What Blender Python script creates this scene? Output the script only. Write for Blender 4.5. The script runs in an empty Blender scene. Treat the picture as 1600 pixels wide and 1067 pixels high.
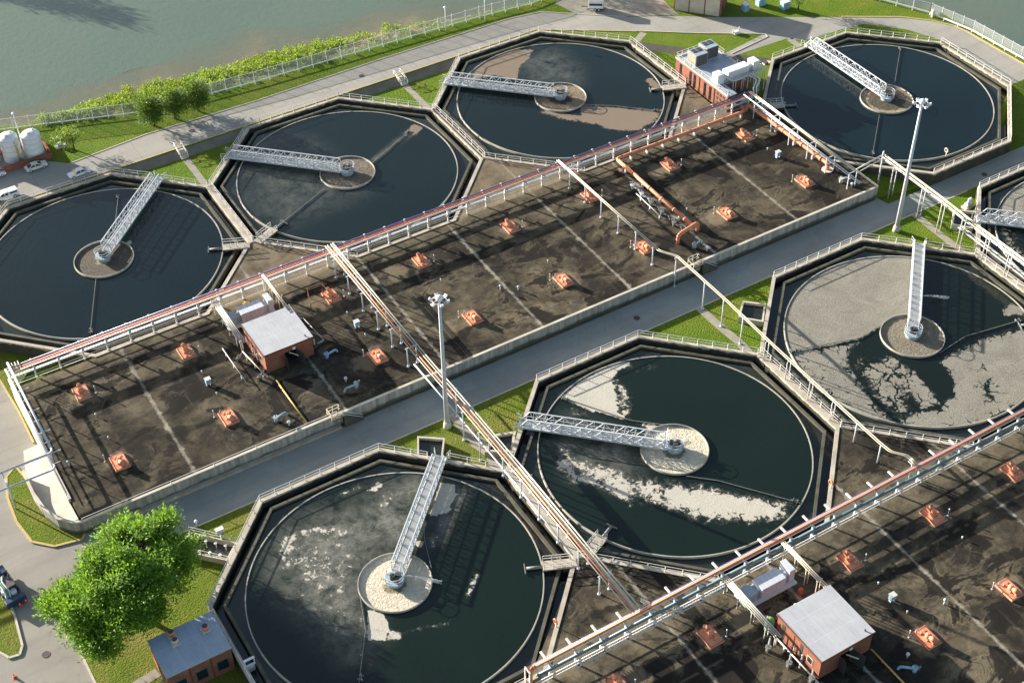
import bpy, math, random
from math import sin, cos, pi, radians, sqrt, atan2, hypot, floor
from mathutils import Vector, Matrix
random.seed(7)
S = bpy.context.scene
COL = S.collection
# ------------------------------------------------------------------ camera
F_PX, CAM_H, PITCH, ROLL = 2288.67, 148.83, 0.741253, -0.020644
HEAD = radians(30.4634)                    # the plant's long axis against the camera's sideways axis
CX, CY = -46.09, -109.06
def w2l(v):                                # turn a vector from camera heading to plant axes
    c, s = cos(HEAD), sin(HEAD)
    return Vector((v[0]*c + v[1]*s, -v[0]*s + v[1]*c, v[2]))
_r, _u, _f = Vector((1,0,0)), Vector((0,sin(PITCH),cos(PITCH))), Vector((0,cos(PITCH),-sin(PITCH)))
_c, _s = cos(ROLL), sin(ROLL)
RIGHT, UP, FWD = w2l(_r*_c + _u*_s), w2l(-_r*_s + _u*_c), w2l(_f)
def at(px, py, z=0.0):                     # a measured point of the photograph on the level z
    d = RIGHT*(px-800) - UP*(py-533.5) + FWD*F_PX
    t = (z-CAM_H)/d.z
    return (CX + d.x*t, CY + d.y*t)
cam = bpy.data.cameras.new('camera'); co = bpy.data.objects.new('camera', cam); COL.objects.link(co)
M = Matrix((( RIGHT.x, UP.x, -FWD.x, CX), (RIGHT.y, UP.y, -FWD.y, CY), (RIGHT.z, UP.z, -FWD.z, CAM_H), (0,0,0,1)))
co.matrix_world = M
cam.sensor_width = 36; cam.lens = 36*F_PX/1600; cam.clip_start = 1; cam.clip_end = 9000
S.camera = co
# ------------------------------------------------------------------ light
SUN_AZ, SUN_EL = radians(118), radians(13.3)
sun_dir = Vector((cos(SUN_AZ)*cos(SUN_EL), sin(SUN_AZ)*cos(SUN_EL), sin(SUN_EL)))
ld = bpy.data.lights.new('sun', 'SUN'); ld.energy = 5.0; ld.angle = radians(0.5); ld.color = (1.0, 0.93, 0.82)
lo = bpy.data.objects.new('sun', ld); COL.objects.link(lo)
lo.rotation_euler = sun_dir.to_track_quat('Z', 'Y').to_euler()
W = bpy.data.worlds.new('World'); S.world = W; W.use_nodes = True
nt = W.node_tree; bg = nt.nodes['Background']
sky = nt.nodes.new('ShaderNodeTexSky'); sky.sky_type = 'NISHITA'; sky.sun_disc = False; sky.dust_density = 1.6; sky.ozone_density = .6
sky.sun_elevation = SUN_EL; sky.sun_rotation = pi/2 - SUN_AZ
nt.links.new(sky.outputs[0], bg.inputs[0]); bg.inputs[1].default_value = 0.07
S.view_settings.view_transform = 'Standard'; S.view_settings.look = 'None'
S.view_settings.exposure = 1.82; S.view_settings.gamma = 1.0
# ------------------------------------------------------------------ materials
class NT:
    def __init__(s, name):
        s.m = bpy.data.materials.new(name); s.m.use_nodes = True; s.t = s.m.node_tree
        s.p = s.t.nodes['Principled BSDF']; s.out = s.t.nodes['Material Output']; s._pos = None
    def n(s, k): return s.t.nodes.new('ShaderNode'+k)
    def l(s, a, b): s.t.links.new(a, b)
    @property
    def pos(s):
        if s._pos is None: s._pos = s.n('NewGeometry').outputs['Position']
        return s._pos
    def noise(s, scale, detail=4, rough=.55, vec=None, stretch=None, lo=.3, hi=.7, dist=0):
        v = vec or s.pos
        if stretch:
            mp = s.n('Mapping'); s.l(v, mp.inputs[0]); mp.inputs['Scale'].default_value = stretch; v = mp.outputs[0]
            if len(stretch) > 3: pass
        a = s.n('TexNoise'); s.l(v, a.inputs['Vector']); a.inputs['Scale'].default_value = scale
        a.inputs['Detail'].default_value = detail; a.inputs['Roughness'].default_value = rough
        a.inputs['Distortion'].default_value = dist
        return s.rng(a.outputs['Fac'], lo, hi)
    def rng(s, v, lo, hi, a=0., b=1.):
        r = s.n('MapRange'); r.clamp = True; s.l(v, r.inputs[0])
        for i, x in enumerate((lo, hi, a, b)): r.inputs[i+1].default_value = x
        return r.outputs[0]
    def math(s, op, a, b=None):
        m = s.n('Math'); m.operation = op
        for i, x in enumerate((a, b)):
            if x is None: continue
            if isinstance(x, (int, float)): m.inputs[i].default_value = x
            else: s.l(x, m.inputs[i])
        return m.outputs[0]
    def mix(s, fac, a, b):
        m = s.n('MixRGB')
        for i, x in enumerate((fac, a, b)):
            if isinstance(x, (int, float)): m.inputs[i].default_value = x
            elif isinstance(x, tuple): m.inputs[i].default_value = (*x, 1)
            else: s.l(x, m.inputs[i])
        return m.outputs[0]
    def color(s, v):
        if isinstance(v, tuple): s.p.inputs['Base Color'].default_value = (*v, 1)
        else: s.l(v, s.p.inputs['Base Color'])
    def bump(s, h, dist=.05, strength=.6, p=None):
        b = s.n('Bump'); s.l(h, b.inputs['Height']); b.inputs['Distance'].default_value = dist; b.inputs['Strength'].default_value = strength
        s.l(b.outputs[0], (p or s.p).inputs['Normal'])
    def set(s, rough=.8, spec=.3, metal=0.):
        s.p.inputs['Roughness'].default_value = rough; s.p.inputs['Specular IOR Level'].default_value = spec
        s.p.inputs['Metallic'].default_value = metal; return s
    def xyz(s):
        x = s.n('SeparateXYZ'); s.l(s.pos, x.inputs[0]); return x.outputs
MAT = {}
def worn(key, c, c2=None, scale=1.2, amt=.6, rough=.7, spec=.3, metal=0., fine=9.):
    """paint, metal or concrete with soft patches and fine grain"""
    t = NT(key).set(rough, spec, metal)
    c2 = c2 or tuple(x*.6 for x in c)
    a = t.mix(t.math('MULTIPLY', t.noise(scale, 6, .6), amt), c, c2)
    g = t.mix(t.math('MULTIPLY', t.noise(fine, 3, .6), .25), a, tuple(x*.5 for x in c))
    t.color(g); MAT[key] = t.m; return t
worn('concrete', (.50,.45,.37), (.27,.235,.19), .5, .85, .9, .2)
worn('concrete_pale', (.62,.57,.48), (.36,.32,.26), .4, .8, .9, .2)
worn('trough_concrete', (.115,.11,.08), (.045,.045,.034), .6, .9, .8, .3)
worn('weir', (.42,.40,.34), (.21,.20,.16), .5, .8, .7, .3)
worn('galvanised', (.60,.63,.66), (.46,.49,.52), .8, .5, .5, .5, 0)
worn('white_paint', (.62,.61,.58), (.42,.405,.37), .8, .5, .5, .4)
worn('cream_paint', (.64,.58,.44), (.44,.38,.28), .8, .5, .5, .4)
worn('purple_paint', (.13,.11,.30), (.20,.19,.36), .5, .6, .35, .5)
worn('red_paint', (.50,.11,.05), (.34,.07,.04), .6, .6, .5, .4)
worn('orange_paint', (.66,.26,.14), (.48,.17,.09), .9, .6, .55, .35)
worn('teal_paint', (.065,.15,.20), (.10,.19,.24), .6, .6, .4, .5)
worn('blue_paint', (.22,.40,.58), (.35,.5,.6), 1.2, .6, .5, .4)
worn('grey_blue_paint', (.33,.41,.46), (.22,.28,.32), 1.2, .6, .5, .4)
worn('light_grey_paint', (.55,.58,.63), (.42,.45,.5), .7, .5, .45, .4)
worn('rust_pink', (.55,.25,.17), (.42,.18,.12), .6, .6, .6, .3)
worn('pink_white', (.70,.58,.53), (.55,.42,.37), .5, .6, .5, .4)
worn('arm_metal', (.20,.21,.20), (.12,.125,.12), 1.5, .6, .6, .3)
worn('apron', (.23,.205,.165), (.14,.125,.10), .5, .9, .95, .1)
worn('dark_metal', (.045,.045,.05), (.09,.085,.08), 1.5, .6, .55, .4)
worn('dark_blue', (.02,.045,.10), (.03,.06,.12), 1.5, .6, .4, .4)
worn('yellow_paint', (.60,.42,.10), (.42,.30,.08), 1.0, .6, .5, .4)
worn('green_paint', (.16,.34,.13), (.10,.22,.08), 1.0, .6, .5, .4)
worn('rust', (.16,.07,.04), (.09,.04,.025), 1.5, .6, .8, .2)
worn('bark', (.12,.085,.055), (.06,.045,.03), 3, .7, .95, .1)
worn('tank_white', (.78,.79,.80), (.60,.61,.62), .5, .5, .4, .4)
worn('car_white', (.80,.80,.80), (.74,.74,.74), .3, .4, .25, .6)
worn('car_cream', (.66,.63,.55), (.60,.57,.50), .3, .4, .25, .6)
worn('rubber', (.02,.02,.021), (.03,.03,.03), 3, .5, .8, .3)
worn('kerb', (.56,.51,.42), (.38,.34,.27), 1.2, .7, .9, .2)
worn('kerb_yellow', (.55,.42,.15), (.42,.33,.18), 1.2, .8, .9, .2)
t = NT('orange_hatch').set(.65, .3); oi = t.n('ObjectInfo').outputs['Random']
c = t.mix(t.math('MULTIPLY', t.noise(1.2,6,.65), .55), (.72,.29,.17), (.52,.19,.10)); c = t.mix(t.math('MULTIPLY', oi, .35), c, (.62,.34,.22))
c = t.mix(t.math('MULTIPLY', t.noise(.9,7,.7,lo=.50,hi=.75), .55), c, (.22,.11,.06)); t.color(c); MAT['orange_hatch'] = t.m
t = NT('window_glass').set(.08, .6); t.color((.012,.018,.026)); MAT['glass'] = t.m
t = NT('lamp_glass').set(.2, .6); t.color((.7,.72,.75)); MAT['lamp_glass'] = t.m
t = NT('cone_plastic').set(.5,.4); t.color((.80,.09,.05)); MAT['cone'] = t.m
# roofs
def roof(key, c, c2, seam):
    t = worn(key, c, c2, .35, .8, .55, .4)
    b = t.p.inputs['Base Color'].links[0].from_socket; x = t.xyz()
    u = t.math('ABSOLUTE', t.math('SUBTRACT', t.math('FRACT', t.math('DIVIDE', x[0], seam)), .5))
    v = t.math('ABSOLUTE', t.math('SUBTRACT', t.math('FRACT', t.math('DIVIDE', x[1], seam*1.3)), .5))
    ln = t.rng(t.math('MAXIMUM', u, v), .475, .49)
    st = t.noise(.9, 5, .6, stretch=(4,.5,1), lo=.45, hi=.7)
    t.color(t.mix(t.math('MULTIPLY', ln, .16), t.mix(t.math('MULTIPLY', st, .38), b, tuple(q*.6 for q in c)), tuple(min(1,q*1.5) for q in c)))
roof('roof_pale', (.46,.47,.49), (.36,.37,.40), 2.6)
roof('roof_blue', (.36,.42,.50), (.24,.29,.36), 3.1)
# brick
t = NT('brick').set(.9, .15)
br = t.n('TexBrick'); x = t.xyz()
cmb = t.n('CombineXYZ'); t.l(t.math('ADD', x[0], x[1]), cmb.inputs[0]); t.l(x[2], cmb.inputs[1]); t.l(cmb.outputs[0], br.inputs['Vector'])
br.inputs['Scale'].default_value = 1.0; br.inputs['Brick Width'].default_value = .42; br.inputs['Row Height'].default_value = .15; br.inputs['Mortar Size'].default_value = .012
br.inputs['Color1'].default_value = (.31,.115,.068,1); br.inputs['Color2'].default_value = (.22,.078,.048,1); br.inputs['Mortar'].default_value = (.22,.15,.115,1)
t.color(t.mix(t.math('MULTIPLY', t.noise(.7,5), .45), br.outputs[0], (.13,.05,.035))); MAT['brick'] = t.m
# grass
def grass(key, a, b, dry, dryamt):
    t = NT(key).set(.95, .1)
    c = t.mix(t.noise(.35, 6, .65), a, b)
    c = t.mix(t.math('MULTIPLY', t.noise(.16, 5, .6, lo=.45, hi=.72), dryamt), c, dry)
    c = t.mix(t.math('MULTIPLY', t.noise(5, 3, .7, stretch=(1,.45,1)), .55), c, tuple(q*.45 for q in a))
    t.color(c); t.bump(t.noise(3.5, 4, .7), .25, .9); MAT[key] = t.m
grass('grass', (.155,.235,.020), (.10,.185,.012), (.26,.24,.05), .6)
grass('grass_dry', (.17,.225,.025), (.11,.17,.015), (.28,.24,.07), .8)
t = NT('bank_soil').set(.95,.1); t.color(t.mix(t.noise(.6,6,.65), (.30,.24,.16), (.14,.15,.07))); t.bump(t.noise(1.2,5,.7),.5,1); MAT['soil'] = t.m
# asphalt
def asphalt(key, c, c2, joint=0, ax=0):
    t = NT(key).set(.9, .2)
    a = t.mix(t.noise(.12, 6, .6), c, c2)
    a = t.mix(t.math('MULTIPLY', t.noise(.5, 5, .6, stretch=(.10,1,1), lo=.45, hi=.72), .55), a, tuple(q*.62 for q in c))
    a = t.mix(t.math('MULTIPLY', t.noise(6, 3, .6), .22), a, tuple(q*.55 for q in c))
    vo = t.n('TexVoronoi'); vo.feature = 'DISTANCE_TO_EDGE'; mp = t.n('VectorMath'); mp.operation = 'ADD'
    nn = t.n('TexNoise'); t.l(t.pos, nn.inputs['Vector']); nn.inputs['Scale'].default_value = .4
    sc = t.n('VectorMath'); sc.operation = 'SCALE'; t.l(nn.outputs['Color'], sc.inputs[0]); sc.inputs['Scale'].default_value = 5
    t.l(t.pos, mp.inputs[0]); t.l(sc.outputs[0], mp.inputs[1]); t.l(mp.outputs[0], vo.inputs['Vector']); vo.inputs['Scale'].default_value = .085
    crack = t.rng(vo.outputs['Distance'], .0, .012, 1, 0)
    a = t.mix(t.math('MULTIPLY', crack, .20), a, tuple(q*.35 for q in c))
    if joint:
        x = t.xyz(); f = t.math('ABSOLUTE', t.math('SUBTRACT', t.math('FRACT', t.math('DIVIDE', x[ax], joint)), .5))
        a = t.mix(t.math('MULTIPLY', t.rng(f, .488, .496), .5), a, tuple(q*.4 for q in c))
    t.color(a); MAT[key] = t.m
asphalt('road_north', (.36,.34,.30), (.29,.275,.245), 6.0, 0)
asphalt('road_south', (.34,.35,.315), (.235,.245,.225), 0)
asphalt('road_west', (.32,.30,.26), (.25,.235,.21), 0)
worn('path', (.36,.33,.27), (.24,.22,.18), 1.0, .8, .95, .1)
# stained deck
t = NT('deck').set(.85, .05)
x = t.xyz()
n1 = t.noise(.30, 6, .6, stretch=(.8,1.3,1), dist=.4, lo=.34, hi=.66)
c = t.mix(n1, (.165,.136,.090), (.050,.042,.031))
nb = t.noise(.13, 8, .64, dist=.7, stretch=(1,1.6,1), lo=.3, hi=.7)          # dried puddles with pale rims
where = t.noise(.045, 3, .5, lo=.42, hi=.58)
rim = t.math('MULTIPLY', t.rng(nb, .47, .55), t.rng(nb, .55, .60, 1, 0))
c = t.mix(t.math('MULTIPLY', t.math('MULTIPLY', rim, .7), where), c, (.30,.25,.16))
c = t.mix(t.math('MULTIPLY', t.rng(nb, .51, .64), .88), c, (.015,.013,.012))
nd = t.noise(.085, 8, .68, lo=.42, hi=.60, dist=.5)
c = t.mix(t.math('MULTIPLY', nd, .85), c, (.016,.015,.014))
nm = t.noise(1.1, 7, .72, dist=.6, lo=.42, hi=.72)
c = t.mix(t.math('MULTIPLY', nm, .42), c, (.024,.021,.019))
npale = t.noise(.24, 9, .76, dist=.8, lo=.57, hi=.78)
c = t.mix(t.math('MULTIPLY', npale, .6), c, (.30,.26,.19))
streak = t.noise(.9, 5, .6, stretch=(1.0,.10,1), lo=.56, hi=.8)
c = t.mix(t.math('MULTIPLY', streak, .35), c, (.20,.165,.11))
jx = None
for X in (-14.5, 25.5, 41.9, 58.2, 91.2, 8.6, 74.6):
    d = t.math('ABSOLUTE', t.math('SUBTRACT', x[0], X))
    jx = d if jx is None else t.math('MINIMUM', jx, d)
wob = t.noise(.7, 7, .72, lo=.2, hi=.8)
jj = t.rng(t.math('SUBTRACT', jx, t.math('MULTIPLY', t.math('POWER', wob, 2.0), 1.0)), -.34, .10, 1, 0)
c = t.mix(t.math('MULTIPLY', jj, .85), c, (.38,.345,.28))
y2 = t.math('MINIMUM', t.math('ABSOLUTE', t.math('SUBTRACT', x[1], 61.5)), t.math('ABSOLUTE', t.math('SUBTRACT', x[1], -22.0)))
edge = t.math('MULTIPLY', t.rng(t.math('SUBTRACT', y2, t.math('MULTIPLY', t.noise(.3,7,.68), 5.5)), -2.2, 1.2, 1, 0), .5)
c = t.mix(edge, c, (.25,.21,.14))
hx = [-22.6,-6.4,17.6,33.8,50.3,65.9,82.4,98.9]; mx_ = None
for X in hx:
    for Y in (54.5, 38.5): 
        pass
dxm = None
for X in hx+[15.3,28.9,51.2,65.3,80.1]:
    d = t.math('ABSOLUTE', t.math('SUBTRACT', x[0], X)); dxm = d if dxm is None else t.math('MINIMUM', dxm, d)
dym = None
for Y in (54.5, 38.5, -28.1, -42.2):
    d = t.math('ABSOLUTE', t.math('SUBTRACT', x[1], Y)); dym = d if dym is None else t.math('MINIMUM', dym, d)
hd = t.math('SQRT', t.math('ADD', t.math('MULTIPLY', dxm, dxm), t.math('MULTIPLY', t.math('MULTIPLY', dym, dym), .7)))
halo = t.rng(t.math('SUBTRACT', hd, t.math('MULTIPLY', t.noise(.8,7,.7,lo=.25,hi=.75), 2.2)), .1, 1.0, 1, 0)
c = t.mix(t.math('MULTIPLY', halo, .55), c, (.27,.215,.14))
jl = t.math('MINIMUM', t.math('ABSOLUTE', t.math('SUBTRACT', t.math('FRACT', t.math('DIVIDE', t.math('ADD', x[0], 10.4), 8.2)), .5)), t.math('ABSOLUTE', t.math('SUBTRACT', t.math('FRACT', t.math('DIVIDE', x[1], 7.75)), .5)))
jn = t.math('MULTIPLY', t.rng(jl, .004, .010, 1, 0), t.noise(.2,5,.6,lo=.4,hi=.65)); c = t.mix(t.math('MULTIPLY', jn, .55), c, (.012,.011,.010))
wedge = t.math('MULTIPLY', t.rng(x[1], 60.9, 61.2), .55); c = t.mix(t.math('MULTIPLY', wedge, t.noise(.25,6,.6,lo=.2,hi=.6)), c, (.34,.27,.18))
c = t.mix(t.math('MULTIPLY', t.noise(5.5, 5, .75), .30), c, (.022,.02,.018))
t.color(c); t.bump(t.noise(2.0,4,.6), .03, .4); MAT['deck'] = t.m
t = NT('basin_concrete').set(.85, .2); xx = t.xyz()
c = t.mix(t.math('MULTIPLY', t.noise(.5,6,.6), .85), (.50,.45,.37), (.27,.235,.19))
wet = t.rng(t.math('ADD', xx[2], t.math('MULTIPLY', t.noise(.8,5,.65), .45)), .25, .36, 1, 0)
alg = t.mix(t.noise(.7,6,.65,stretch=(1,1,.3)), (.035,.038,.032), (.085,.08,.055))
t.color(t.mix(wet, c, alg)); MAT['basin_concrete'] = t.m
# basin wall with vertical streaks
t = NT('streaked_wall').set(.9, .2)
st = t.noise(1.0, 5, .65, stretch=(1.6,1.6,.12), lo=.35, hi=.65)
c = t.mix(st, (.42,.41,.36), (.20,.20,.18)); xx = t.xyz()
low = t.math('MULTIPLY', t.rng(t.math('ADD', xx[2], t.math('MULTIPLY', t.noise(.5,4), .5)), -1.15, -.75, 1, 0), .85)
c = t.mix(low, c, (.06,.06,.045)); t.color(c); MAT['streaked_wall'] = t.m
# river
t = NT('river_water').set(.22, .5)
c = t.mix(t.noise(.012, 4, .6, stretch=(.6,1.4,1)), (.108,.142,.100), (.088,.128,.100))
c = t.mix(t.math('MULTIPLY', t.noise(.05, 6, .65, lo=.5, hi=.8), .4), c, (.14,.145,.10))
t.color(c); t.bump(t.noise(1.0, 6, .6, stretch=(1,.6,1)), .10, .20); MAT['river'] = t.m
t = NT('shallows').set(.25,.4); t.color(t.mix(t.noise(.12,5,.6), (.30,.25,.16), (.22,.20,.13))); al = t.n('Attribute'); al.attribute_name = 'depth'
tr = t.n('BsdfTransparent'); mx = t.n('MixShader'); t.l(t.math('MULTIPLY', al.outputs['Fac'], t.noise(.10,6,.6,lo=.2,hi=.7)), mx.inputs[0]); t.l(tr.outputs[0], mx.inputs[1]); t.l(t.p.outputs[0], mx.inputs[2]); t.l(mx.outputs[0], t.out.inputs[0]); MAT['shallows'] = t.m
# tank water with floating scum: attribute R = how much scum, G = thin film, B = hue of the scum
def tank_water(key, deep, scum, scum2, wave=.02, fine=1.0, crk=.10):
    t = NT(key).set(.09, .36)
    at_ = t.n('Attribute'); at_.attribute_name = 'cover'; sp = t.n('SeparateColor'); t.l(at_.outputs['Color'], sp.inputs[0])
    n = t.math('ADD', t.math('MULTIPLY', t.noise(.42*fine, 12, .70, dist=.7, lo=.28, hi=.72), .55), t.math('MULTIPLY', t.noise(1.5*fine, 8, .72, dist=.5, lo=.26, hi=.74), .45))
    raw = t.math('SUBTRACT', t.math('SUBTRACT', t.math('MULTIPLY', sp.outputs[0], 1.12), .06), n)
    vo = t.n('TexVoronoi'); vo.feature = 'DISTANCE_TO_EDGE'; wv = t.n('VectorMath'); wv.operation = 'SCALE'; nz = t.n('TexNoise'); t.l(t.pos, nz.inputs['Vector']); nz.inputs['Scale'].default_value = .9; nz.inputs['Detail'].default_value = 6
    t.l(nz.outputs['Color'], wv.inputs[0]); wv.inputs['Scale'].default_value = 2.2; av = t.n('VectorMath'); av.operation = 'ADD'; t.l(t.pos, av.inputs[0]); t.l(wv.outputs[0], av.inputs[1]); t.l(av.outputs[0], vo.inputs['Vector']); vo.inputs['Scale'].default_value = .42
    crack = t.math('MULTIPLY', t.rng(vo.outputs['Distance'], .0, .075, crk, 0), t.rng(sp.outputs[0], .92, 1.0, 1, 0))
    raw = t.math('SUBTRACT', raw, crack)
    m = t.math('MAXIMUM', t.rng(raw, -.01, .03), t.rng(raw, -.20, .08, 0, .16))
    film = t.math('MULTIPLY', sp.outputs[1], t.noise(.34, 14, .80, dist=.35, lo=.36, hi=.70, stretch=(1,1,1)))
    wc = t.mix(t.noise(.06, 3, .5), deep, tuple(q*1.35 for q in deep))
    wc = t.mix(film, wc, (.27,.265,.225)); t.color(wc)
    t.l(t.rng(film, 0, .5, .07, .35), t.p.inputs['Roughness'])
    t.bump(t.noise(1.3, 4, .6), wave, .5)
    p2 = t.n('BsdfPrincipled'); p2.inputs['Roughness'].default_value = .9; p2.inputs['Specular IOR Level'].default_value = .2
    g = t.math('ADD', t.math('MULTIPLY', t.noise(4.2, 6, .85, lo=.38, hi=.62), .68), t.math('MULTIPLY', t.noise(.30, 8, .7, dist=1.0), .36))
    sc = t.mix(g, scum, scum2); sc = t.mix(t.math('MULTIPLY', sp.outputs[2], .85), sc, (.20,.155,.115))
    t.l(sc, p2.inputs['Base Color']); t.bump(t.noise(5.0, 6, .8), .055, .8, p2)
    mx = t.n('MixShader'); t.l(m, mx.inputs[0]); t.l(t.p.outputs[0], mx.inputs[1]); t.l(p2.outputs[0], mx.inputs[2]); t.l(mx.outputs[0], t.out.inputs[0])
    MAT[key] = t.m
tank_water('water_clear', (.0040,.0100,.0110), (.5,.46,.38), (.32,.28,.22))
tank_water('water_cream', (.0052,.0108,.0074), (.56,.525,.45), (.36,.335,.28))
tank_water('water_grey', (.0048,.0088,.0058), (.35,.33,.275), (.11,.102,.084), .02, 1.25, .42)
tank_water('water_brown', (.0055,.0115,.0110), (.27,.215,.165), (.17,.13,.10))
t = NT('channel_water').set(.10,.5); t.color((.006,.010,.012)); t.bump(t.noise(.8,3), .015, .4); MAT['channel_water'] = t.m
t = NT('gap_water').set(.14,.5); t.color(t.mix(t.noise(.5,4), (.012,.017,.015), (.02,.026,.018))); MAT['gap_water'] = t.m
# froth inside the centre wells
def froth(key, a, b, wrinkle, spot=None, spot_r=0):
    t = NT(key).set(.9,.2)
    tc = t.n('TexCoord').outputs['Object']
    n = t.noise(wrinkle, 7, .7, vec=tc, dist=1.5)
    c = t.mix(n, a, b)
    if spot:
        ln = t.n('VectorMath'); ln.operation = 'LENGTH'; t.l(tc, ln.inputs[0])
        e = t.rng(t.math('ADD', ln.outputs['Value'], t.math('MULTIPLY', t.noise(.9,5,vec=tc), 1.0)), spot_r, spot_r+.35, 1, 0)
        c = t.mix(e, c, spot)
    t.color(c); t.bump(n, .12, .9); MAT[key] = t.m
froth('froth_cream', (.64,.585,.47), (.47,.415,.31), 1.5, (.20,.175,.12), 1.9)
froth('froth_gravel', (.16,.135,.105), (.055,.048,.038), 3.0, (.30,.24,.16), 1.6)
froth('froth_brown', (.20,.165,.13), (.10,.085,.07), .7)
froth('froth_tan', (.28,.215,.14), (.14,.11,.08), .6, (.07,.06,.048), 2.6)
froth('froth_ring', (.36,.30,.21), (.20,.16,.11), .7, (.085,.07,.05), 3.9)
froth('froth_grey', (.26,.23,.175), (.12,.105,.08), 1.6, (.20,.17,.12), 1.5)
# chain link
t = NT('chain_link'); t.color((.48,.50,.50)); tr = t.n('BsdfTransparent'); mx = t.n('MixShader'); mx.inputs[0].default_value = .34
t.l(tr.outputs[0], mx.inputs[1]); t.l(t.p.outputs[0], mx.inputs[2]); t.l(mx.outputs[0], t.out.inputs[0]); MAT['chain_link'] = t.m
t = NT('grating').set(.5,.5,.3); t.color((.45,.47,.48)); tr = t.n('BsdfTransparent'); mx = t.n('MixShader'); mx.inputs[0].default_value = .62
t.l(tr.outputs[0], mx.inputs[1]); t.l(t.p.outputs[0], mx.inputs[2]); t.l(mx.outputs[0], t.out.inputs[0]); MAT['grating'] = t.m
def leaf(key, a, b):
    t = NT(key).set(.6, .25)
    oi = t.n('Attribute'); oi.attribute_name = 'tone'
    t.color(t.mix(oi.outputs['Fac'], a, b))
    tl = t.n('BsdfTranslucent'); tl.inputs[0].default_value = (b[0]*1.5, b[1]*1.5, b[2], 1)
    mx = t.n('MixShader'); mx.inputs[0].default_value = .32; t.l(t.p.outputs[0], mx.inputs[1]); t.l(tl.outputs[0], mx.inputs[2]); t.l(mx.outputs[0], t.out.inputs[0]); MAT[key] = t.m
leaf('leaf_locust', (.045,.125,.016), (.19,.33,.035))
leaf('leaf_far', (.04,.10,.016), (.13,.21,.03))
leaf('leaf_young', (.08,.15,.015), (.19,.27,.03))
leaf('leaf_bank', (.05,.11,.012), (.22,.30,.035))
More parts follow.
